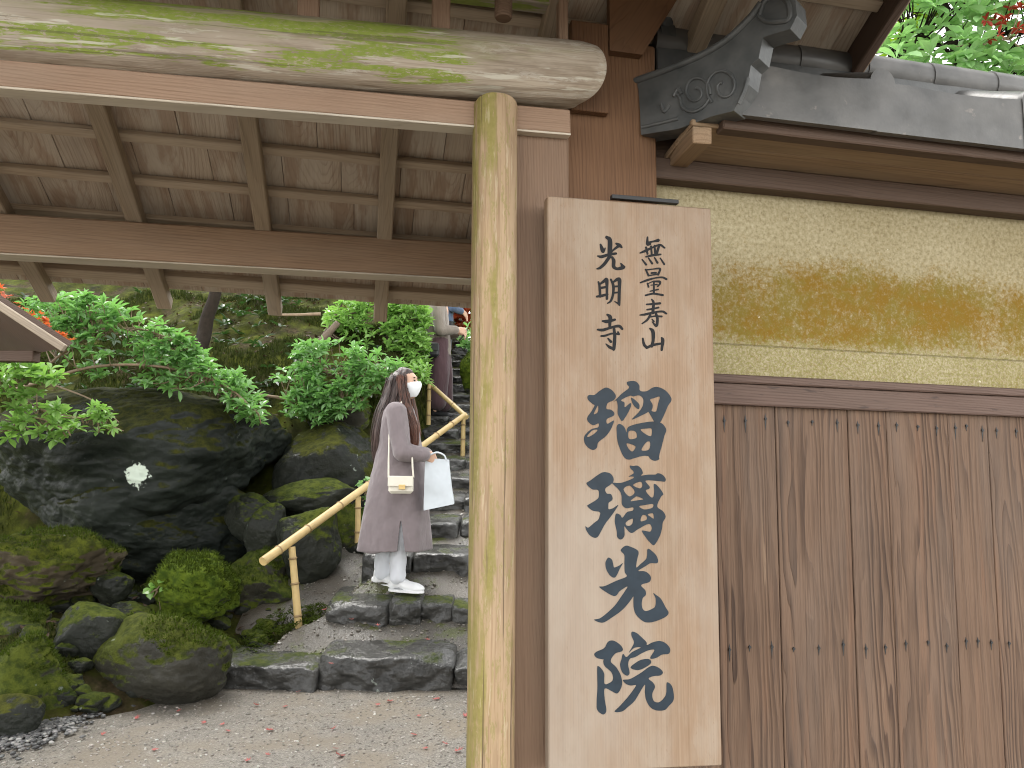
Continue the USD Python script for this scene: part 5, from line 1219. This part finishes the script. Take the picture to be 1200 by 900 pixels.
M['purple'] = cloth('purple_nylon', (0.07, 0.06, 0.22), rough=0.6)
M['dark'] = cloth('dark_cloth', (0.03, 0.03, 0.035))
M['eye'] = simple('eye_dark', (0.02, 0.015, 0.012), 0.25)

def shoe_mesh(x, y, z, yaw, L=0.245, s=1.0):
    h = []
    for (a, r, zz) in ((-0.09, 0.036, 0.045), (-0.03, 0.038, 0.06), (0.04, 0.041, 0.042), (0.10, 0.040, 0.034), (0.135, 0.028, 0.030)):
        h.append(Manifold.sphere(r, 20).scale((1, 1, 0.85)).translate((a, 0, zz)))
    m = [Manifold.batch_hull([a, b]) for a, b in zip(h[:-1], h[1:])]
    m += [Manifold.batch_hull([Manifold.cylinder(0.016, 0.036, 0.036, 24).translate((-0.085, 0, 0)), Manifold.cylinder(0.016, 0.042, 0.042, 24).translate((0.06, 0, 0)), Manifold.cylinder(0.016, 0.03, 0.03, 24).translate((0.13, 0, 0))])]
    m += [Manifold.batch_hull([Manifold.sphere(0.042, 20).translate((-0.07, 0, 0.06)), Manifold.sphere(0.046, 20).translate((-0.06, 0, 0.105))])]
    box = Manifold.cube((1, 1, 1), True).translate((0, 0, 0.5))
    t = blend(m, 0.012, 4)
    t.vertices[:, 2] = np.maximum(t.vertices[:, 2], 0)
    t.apply_transform(trimesh.transformations.rotation_matrix(math.radians(yaw), [0, 0, 1])); t.apply_translation([x, y, z])
    return t
def wrinkle(t, amp, sc, seed, zs=0.5):
    n = meshkit.fbm(t.vertices * np.array([sc, sc, sc * zs]) + seed, 4, seed) - 0.5
    t.vertices = t.vertices + t.vertex_normals * (n * amp)[:, None]
    return t

def walker(name, label, origin, yaw, p, scale=1.0):
    """a standing person; local +x is where they face, their right is -y"""
    Rz = Gf.Matrix4d(1.0); Rz.SetRotate(Gf.Rotation(Gf.Vec3d(0, 0, 1), yaw)); Rz = Gf.Matrix4d().SetScale(scale) * Rz; Rz.SetTranslateOnly(Gf.Vec3d(*map(float, origin)))
    t = thing(name, label, 'person', matrix=Rz)
    W = {}
    fx, fl = p['feet_r'], p['feet_l']
    hc = np.array(p['head'])
    neck = np.array([hc[0] - 0.025, hc[1], hc[2] - 0.12])
    hips = p.get('hip', (0.0, 0.0))
    B = []
    for (f, sy) in ((fx, -1), (fl, 1)):
        B += chain([(hips[0], sy * 0.085, 0.86, 0.09), (hips[0] * 0.5 + f[0] * 0.5, (f[1] + sy * 0.08) / 2, 0.46, 0.052), (f[0] - 0.045, f[1], 0.10, 0.034)])
    B += chain([(hips[0], 0, 0.90, 0.125), (-0.01, 0, 1.06, 0.11), (-0.01, 0, 1.24, 0.115), (neck[0], neck[1], neck[2] - 0.03, 0.052), (neck[0] + 0.012, neck[1], neck[2] + 0.06, 0.048)])
    for arm in (p['arm_r'], p['arm_l']):
        sh_, el, wr = arm
        B += chain([(*sh_, 0.058), (*el, 0.042), (*wr, 0.028)])
        d = np.array(wr) - np.array(el)
        B += hand_parts(wr, d + np.array([0.0, 0, -0.04]), p.get('handup', (0, 0, 1)), p.get('thumb', (0.1, 0.0, 1.0)), p.get('curl', 0.8))
    body = blend(B, 0.010, 6)
    hm_, HM = head_mesh(hc, p['head_yaw'], p['head_pitch'])
    hm2 = hm_.copy(); hm2.apply_transform(HM)
    bm = cat([body, hm2])
    try:
        u = (man(body) + man(trimesh.Trimesh(*(lambda a: (a.vertices, a.faces))(hm2.split()[0]), process=True))).to_mesh(); bm = cat([trimesh.Trimesh(u.vert_properties[:, :3], u.tri_verts, process=False)] + list(hm2.split()[1:]))
    except Exception: pass
    body_p = part(t, 'body', bm, M['skin'], True)
    for sy in (-1, 1):                                           # eyes and brows
        e = trimesh.creation.icosphere(2, 1.0); e.apply_scale([0.006, 0.0125, 0.0055]); e.apply_translation([0.081, sy * 0.030, 0.014]); e.apply_transform(HM); part(body_p, 'eye', e, M['eye'], True)
        e = trimesh.creation.icosphere(2, 1.0); e.apply_scale([0.006, 0.019, 0.003]); e.apply_translation([0.083, sy * 0.030, 0.036]); e.apply_transform(HM); part(body_p, 'eyebrow', e, M['hair'], True)
    return t, HM, hc

# -- the woman on the second step
WO = at(466, 691, 5.62)
woman, HM, hc = walker('person', 'person in a long mauve grey coat and white mask looking up the steps', WO, 0.0, dict(
    head=(0.035, -0.0, 1.475), head_yaw=-14, head_pitch=10, feet_r=(0.055, -0.085), feet_l=(-0.085, 0.09), hip=(0.0, 0),
    arm_r=((-0.005, -0.165, 1.265), (0.05, -0.215, 0.99), (0.195, -0.175, 0.965)), arm_l=((-0.005, 0.165, 1.265), (0.03, 0.20, 0.99), (0.19, 0.06, 0.96)), curl=1.0))
tr = []
for f, sy in (((0.055, -0.085), -1), ((-0.085, 0.09), 1)):
    tr += chain([(0.0, sy * 0.07, 0.86, 0.085), (f[0] * 0.5 - 0.0, (f[1] + sy * 0.08) / 2, 0.46, 0.078), (f[0] - 0.045, f[1], 0.20, 0.058), (f[0] - 0.045, f[1], 0.105, 0.056)])
trm = wrinkle(blend(tr, 0.012, 4), 0.016, 14, 3, 1.8)
part(woman, 'trousers', trm, M['white'], True)
part(woman, 'shoe', shoe_mesh(0.055, -0.085, 0.0, -22), M['shoe'], 40)
part(woman, 'shoe', shoe_mesh(-0.085, 0.09, 0.01, -10), M['shoe'], 40)
cl = loft([(0.285, -0.03, 0, 0.262, 0.205), (0.45, -0.025, 0, 0.245, 0.205), (0.75, -0.012, 0, 0.208, 0.195), (0.95, -0.005, 0, 0.172, 0.182), (1.10, -0.002, 0, 0.146, 0.178), (1.22, -0.008, 0, 0.125, 0.185), (1.29, -0.012, 0, 0.105, 0.165), (1.335, -0.01, 0, 0.075, 0.10), (1.36, -0.005, 0, 0.062, 0.065)])
cm = man(cl)
for arm in (((-0.005, -0.165, 1.265), (0.045, -0.225, 0.985), (0.18, -0.180, 0.966)), ((-0.005, 0.165, 1.265), (0.03, 0.205, 0.985), (0.17, 0.07, 0.962))):
    cm = cm + Manifold.batch_boolean(chain([(*arm[0], 0.075), (arm[1][0] * 0.4, (arm[0][1] + arm[1][1]) / 2, 1.12, 0.070), (*arm[1], 0.068), (*arm[2], 0.058)]), m3.OpType.Add)
slit = hull([(0.035, -0.4, 0.50), (0.045, -0.4, 0.50), (0.008, -0.4, 0.2), (0.085, -0.4, 0.2), (0.035, -0.07, 0.50), (0.045, -0.07, 0.50), (0.008, -0.07, 0.2), (0.085, -0.07, 0.2)])
inner = man(loft([(0.20, -0.03, 0, 0.225, 0.17), (0.45, -0.03, 0, 0.195, 0.165), (0.62, -0.015, 0, 0.12, 0.12)], 28))
cm = (cm - inner)
mm = cm.refine_to_length(0.016).to_mesh(); ct = trimesh.Trimesh(mm.vert_properties[:, :3], mm.tri_verts, process=True)
trimesh.smoothing.filter_taubin(ct, iterations=8)
wrinkle(ct, 0.040, 6.5, 8, 0.38); wrinkle(ct, 0.012, 16, 18, 0.6)
a_ = np.arctan2(ct.vertices[:, 1], ct.vertices[:, 0] + 0.03); lowf = np.clip((0.95 - ct.vertices[:, 2]) / 0.65, 0, 1)
ct.vertices[:, :2] *= (1 + 0.05 * lowf * np.sin(a_ * 7 + 1.0))[:, None]
try:
    c2 = (man(ct) - man(slit)).to_mesh(); ct = trimesh.Trimesh(c2.vert_properties[:, :3], c2.tri_verts, process=True)
except Exception as ex: print('slit', ex)
part(woman, 'coat', ct, M['coat'], 50)
# mask: the lower front of the face, pushed out a little
mk = trimesh.creation.icosphere(4, 1.0); v = mk.vertices; keep = (v[:, 0] > 0.12) & (v[:, 2] < 0.06) & (v[:, 2] > -0.88)
jaw = np.clip(-v[:, 2], 0, 1)
mk.vertices = np.stack([v[:, 0] * 0.105 + 0.010 * jaw + 0.014 * np.exp(-(v[:, 1] / 0.25) ** 2 - ((v[:, 2] + 0.2) / 0.3) ** 2), v[:, 1] * 0.079 * (1 - 0.24 * jaw), v[:, 2] * 0.118], 1)
mk.update_faces(keep[mk.faces].all(1)); mk.remove_unreferenced_vertices(); mk.apply_transform(HM)
mk2 = mk.copy(); mk2.vertices = mk.vertices - mk.vertex_normals * 0.003; mk2.invert()
msk = part(woman, 'face_mask', cat([mk, mk2]), M['mask'], True)
# hair: a cap and long falls at the back and over the near shoulder
cap = trimesh.creation.icosphere(4, 1.0); v = cap.vertices
face_side = (v[:, 0] > 0.42 + 0.25 * np.abs(v[:, 1]) * 0 ) & (v[:, 2] < 0.55)
capm = np.stack([v[:, 0] * 0.102 - 0.012, v[:, 1] * 0.084, v[:, 2] * 0.122 + 0.010], 1)
pull = np.clip((v[:, 0] - 0.25) / 0.35, 0, 1) * np.clip((0.62 - v[:, 2]) / 0.25, 0, 1)
capm = capm * (1 - 0.30 * pull[:, None]); cap.vertices = capm; cap.apply_transform(HM)
H = chain([(hc[0] - 0.055, -0.01, 1.49, 0.082), (hc[0] - 0.085, -0.01, 1.38, 0.080), (-0.095, -0.02, 1.26, 0.078), (-0.125, -0.03, 1.12, 0.070), (-0.145, -0.03, 1.0, 0.050), (-0.15, -0.03, 0.90, 0.022)])
Hs = chain([(hc[0] - 0.03, -0.058, 1.50, 0.038), (hc[0] - 0.005, -0.078, 1.40, 0.034), (0.055, -0.105, 1.28, 0.040), (0.105, -0.125, 1.16, 0.040), (0.118, -0.125, 1.06, 0.034), (0.112, -0.12, 0.985, 0.014)])
Hf = chain([(hc[0] + 0.0, 0.06, 1.48, 0.034), (0.07, 0.10, 1.30, 0.036), (0.11, 0.11, 1.12, 0.030), (0.11, 0.11, 1.0, 0.012)])
def strands(t, amp, seed):
    a = np.arctan2(t.vertices[:, 1], t.vertices[:, 0]); P = t.vertices * np.array([60, 60, 5]) + seed
    t.vertices = t.vertices + t.vertex_normals * ((meshkit.fbm(P, 3, seed) - 0.5) * amp)[:, None]; return t
hb = strands(cat([cap, blend(H, 0.010, 6)]), 0.014, 4)
def strand_set(guide, wid, n, r, seed):
    rh = np.random.RandomState(seed); G_ = np.array(guide, float); out_ = []
    for i in range(n):
        o = rh.normal(0, 1, 3) * np.array([0.6, 1, 0.3]); o /= np.linalg.norm(o); e = int(rh.randint(len(G_) - 1, len(G_) + 1))
        pts_ = G_[:e] + np.outer(np.array(wid)[:e], o) * rh.uniform(0.85, 1.08) + rh.normal(0, 0.004, (e, 3))
        c_ = spline(pts_, 5); out_.append(tube(c_, np.linspace(r, r * 0.35, len(c_)), 5, cap=False))
    return cat(out_)
hb = cat([hb, strand_set([(hc[0] - 0.055, -0.01, 1.50), (hc[0] - 0.085, -0.01, 1.38), (-0.095, -0.02, 1.26), (-0.125, -0.03, 1.12), (-0.145, -0.03, 1.0), (-0.152, -0.03, 0.88)], [0.082, 0.080, 0.078, 0.070, 0.052, 0.03], 170, 0.0042, 3)])
Hs_x = strand_set([(hc[0] - 0.03, -0.058, 1.53), (hc[0] - 0.005, -0.078, 1.40), (0.055, -0.105, 1.28), (0.105, -0.125, 1.16), (0.118, -0.125, 1.06), (0.112, -0.12, 0.97)], [0.036, 0.034, 0.040, 0.040, 0.034, 0.018], 90, 0.0038, 4)
part(woman, 'hair', hb, M['hairback'], True)
part(woman, 'hair_lock', cat([strands(blend(Hs + Hf, 0.009, 5), 0.016, 5), Hs_x]), M['hair'], True, label='long brown lock over her shoulder')
# bags
def bagbox(lx, ly, lz, b): return cbox(lx, ly, lz, b)
q = WO + np.array([0.048, -0.262, 0.755])
hb_ = thing('shoulder_bag', 'small cream shoulder bag at the hip of the woman in grey', 'bag', loc=q)
part(hb_, 'bag_body', bagbox(0.17, 0.06, 0.12, 0.018), M['cream'])
fl = cbox(0.173, 0.012, 0.072, 0.005); fl.apply_translation([0, -0.034, 0.026]); part(hb_, 'flap', fl, M['cream'])
cp = cbox(0.045, 0.008, 0.034, 0.004); cp.apply_translation([0.012, -0.043, -0.014]); part(hb_, 'clasp', cp, M['gold'])
st_ = spline([(-0.088, 0.0, 0.05), (-0.092, 0.02, 0.20), (-0.095, 0.065, 0.38), (-0.062, 0.09, 0.50), (-0.03, 0.13, 0.575), (-0.03, 0.17, 0.60)], 8)
part(hb_, 'strap', tube(st_, 0.0065, 8), M['cream'], True)
st_ = spline([(0.085, 0.0, 0.05), (0.078, 0.0, 0.12), (0.072, 0.01, 0.19)], 8)
part(hb_, 'strap', tube(st_, 0.0065, 8), M['cream'], True)
q = WO + np.array([0.285, -0.14, 0.765])
pb_ = thing('paper_bag', 'plain white carrier bag held in front of the woman', 'bag', loc=q)
bm = hull([(-0.085, -0.03, 0.175), (0.08, -0.025, 0.165), (0.08, 0.03, 0.165), (-0.085, 0.03, 0.175), (-0.085, -0.055, -0.19), (0.125, -0.05, -0.145), (0.12, 0.05, -0.145), (-0.085, 0.055, -0.19)])
bm = bm.subdivide_to_size(0.03); bm.vertices += (meshkit.fbm(bm.vertices * 9, 3, 4)[:, None] - 0.5) * np.array([0.01, 0.03, 0.0])
part(pb_, 'bag_body', bm, M['paper'], 30)
part(pb_, 'handle', tube(spline([(-0.06, -0.03, 0.165), (-0.05, -0.032, 0.195), (0.0, -0.03, 0.215), (0.05, -0.03, 0.195), (0.065, -0.028, 0.16)], 6), 0.006, 8), M['paper'], True)

# -- the walker higher up, whose head the eave hides
PO = at(513, 491, 9.2)
p2, HM2, hc2 = walker('person', 'person higher on the steps in beige jacket and plum trousers, head out of view', PO, 0.0, dict(
    head=(0.03, 0, 1.47), head_yaw=0, head_pitch=-20, feet_r=(0.02, -0.08), feet_l=(0.08, 0.09), arm_r=((-0.005, -0.175, 1.25), (0.04, -0.215, 0.985), (0.225, -0.12, 1.0)), arm_l=((-0.005, 0.17, 1.25), (0.04, 0.2, 0.985), (0.225, 0.06, 1.0)), curl=0.7), 1.06)
jk = man(loft([(0.72, -0.01, 0, 0.150, 0.19), (0.9, -0.01, 0, 0.148, 0.185), (1.1, -0.02, 0, 0.135, 0.18), (1.22, -0.02, 0, 0.12, 0.185), (1.29, -0.015, 0, 0.10, 0.16), (1.34, -0.01, 0, 0.065, 0.08)]))
for arm in (((-0.005, -0.175, 1.25), (0.035, -0.22, 0.98), (0.19, -0.135, 0.995)), ((-0.005, 0.17, 1.25), (0.035, 0.205, 0.98), (0.19, 0.075, 0.995))):
    jk = jk + Manifold.batch_boolean(chain([(*arm[0], 0.075), (*arm[1], 0.068), (*arm[2], 0.050)]), m3.OpType.Add)
mm = jk.refine_to_length(0.018).to_mesh(); jt = trimesh.Trimesh(mm.vert_properties[:, :3], mm.tri_verts, process=True); trimesh.smoothing.filter_taubin(jt, iterations=8)
part(p2, 'jacket', wrinkle(jt, 0.03, 7, 5, 0.7), M['jacket'], True)
sk = []
for f, sy in (((0.02, -0.08), -1), ((0.08, 0.09), 1)):
    sk += chain([(0.0, sy * 0.07, 0.86, 0.125), (0.015 + f[0] * 0.4, sy * 0.08, 0.5, 0.115), (f[0] - 0.02, f[1], 0.19, 0.105)])
part(p2, 'trousers', wrinkle(blend(sk, 0.014, 5), 0.02, 9, 6, 0.3), M['skirt'], True)
part(p2, 'shoe', shoe_mesh(0.03, -0.08, 0.0, -15), M['blackl'], 40); part(p2, 'shoe', shoe_mesh(0.09, 0.09, 0.0, 5), M['blackl'], 40)
cap = trimesh.creation.icosphere(3, 1.0); v = cap.vertices; pull = np.clip((v[:, 0] - 0.25) / 0.35, 0, 1) * np.clip((0.62 - v[:, 2]) / 0.25, 0, 1)
cap.vertices = np.stack([v[:, 0] * 0.102 - 0.012, v[:, 1] * 0.084, v[:, 2] * 0.122 + 0.01], 1) * (1 - 0.3 * pull[:, None]); cap.apply_transform(HM2)
part(p2, 'hair', cat([cap, blend(chain([(-0.02, 0, 1.47, 0.08), (-0.04, 0, 1.36, 0.07), (-0.07, 0, 1.30, 0.05)]), 0.014, 4)]), M['hairback'], True)
cb = thing('crossbody_bag', 'small black crossbody bag on the hip of the upper walker', 'bag', loc=PO + np.array([-0.07, -0.25, 0.80]))
part(cb, 'bag_body', cbox(0.20, 0.09, 0.17, 0.03), M['blackl'], 30)
fl = cbox(0.19, 0.014, 0.09, 0.005); fl.apply_translation([0, -0.05, 0.03]); part(cb, 'flap', fl, M['blackl'])
part(cb, 'strap', tube(spline([(-0.09, 0.02, 0.07), (-0.09, 0.05, 0.25), (-0.02, 0.10, 0.45), (0.05, 0.25, 0.53)], 8), 0.008, 8), M['blackl'], True)
bp_ = thing('backpack', 'purple rucksack on the back of the upper walker', 'bag', loc=PO + np.array([-0.19, 0.03, 1.16]))
bk = cbox(0.15, 0.26, 0.36, 0.05).subdivide_to_size(0.04); bk.vertices += (meshkit.fbm(bk.vertices * 8, 3, 9)[:, None] - 0.5) * 0.03
part(bp_, 'bag_body', bk, M['purple'], 60)
pk_ = cbox(0.05, 0.2, 0.15, 0.02); pk_.apply_translation([-0.085, 0, -0.07]); part(bp_, 'pocket', pk_, M['purple'], 40)
for sy in (-0.08, 0.08): part(bp_, 'strap', tube(spline([(0.07, sy, 0.12), (0.13, sy, 0.17), (0.24, sy, 0.13), (0.29, sy, 0.0)], 6), 0.014, 8), M['purple'], True)
ph = thing('phone', 'dark phone in the hands of the upper walker', 'phone', loc=PO + np.array([0.305, -0.03, 1.02]))
pm_ = cbox(0.012, 0.072, 0.145, 0.004); pm_.apply_transform(trimesh.transformations.rotation_matrix(math.radians(35), [0, 1, 0])); part(ph, 'case', pm_, M['blackl'])

# -- a third walker beyond, mostly hidden
TO = at(516, 470, 10.3)
TO[2] = np.interp(TO[1], RY, RZ) + 0.03
p3_, HM3, hc3 = walker('person', 'person in a blue denim jacket behind the upper walker, mostly hidden', TO, 40.0, dict(
    head=(0.03, 0, 1.5), head_yaw=0, head_pitch=0, feet_r=(0.02, -0.09), feet_l=(0.06, 0.09), arm_r=((-0.005, -0.18, 1.27), (0.03, -0.225, 0.99), (0.2, -0.2, 0.95)), arm_l=((-0.005, 0.175, 1.27), (0.0, 0.22, 0.99), (0.05, 0.22, 0.74)), curl=0.5))
jk = man(loft([(0.80, -0.01, 0, 0.150, 0.19), (1.1, -0.02, 0, 0.14, 0.185), (1.24, -0.02, 0, 0.12, 0.19), (1.31, -0.015, 0, 0.10, 0.16), (1.36, -0.01, 0, 0.065, 0.08)]))
for arm in (((-0.005, -0.18, 1.27), (0.03, -0.23, 0.985), (0.17, -0.205, 0.955)), ((-0.005, 0.175, 1.27), (0.0, 0.22, 0.985), (0.045, 0.22, 0.78))):
    jk = jk + Manifold.batch_boolean(chain([(*arm[0], 0.075), (*arm[1], 0.066), (*arm[2], 0.050)]), m3.OpType.Add)
mm = jk.refine_to_length(0.02).to_mesh(); jt = trimesh.Trimesh(mm.vert_properties[:, :3], mm.tri_verts, process=True); trimesh.smoothing.filter_taubin(jt, iterations=8)
part(p3_, 'jacket', wrinkle(jt, 0.03, 7, 9, 0.7), M['blue'], True)
sk = []
for f, sy in (((0.02, -0.09), -1), ((0.06, 0.09), 1)): sk += chain([(0.0, sy * 0.075, 0.86, 0.11), (0.02, sy * 0.085, 0.48, 0.08), (f[0] - 0.04, f[1], 0.10, 0.06)])
part(p3_, 'trousers', wrinkle(blend(sk, 0.016, 4), 0.015, 9, 6, 0.5), M['dark'], True)
part(p3_, 'shoe', shoe_mesh(0.02, -0.09, 0.0, -10), M['blackl'], 40); part(p3_, 'shoe', shoe_mesh(0.06, 0.09, 0.0, 8), M['blackl'], 40)
cap = trimesh.creation.icosphere(3, 1.0); v = cap.vertices; pull = np.clip((v[:, 0] - 0.25) / 0.35, 0, 1) * np.clip((0.62 - v[:, 2]) / 0.25, 0, 1)
cap.vertices = np.stack([v[:, 0] * 0.104 - 0.012, v[:, 1] * 0.086, v[:, 2] * 0.124 + 0.01], 1) * (1 - 0.3 * pull[:, None]); cap.apply_transform(HM3)
part(p3_, 'hair', cap, M['hair'], True)
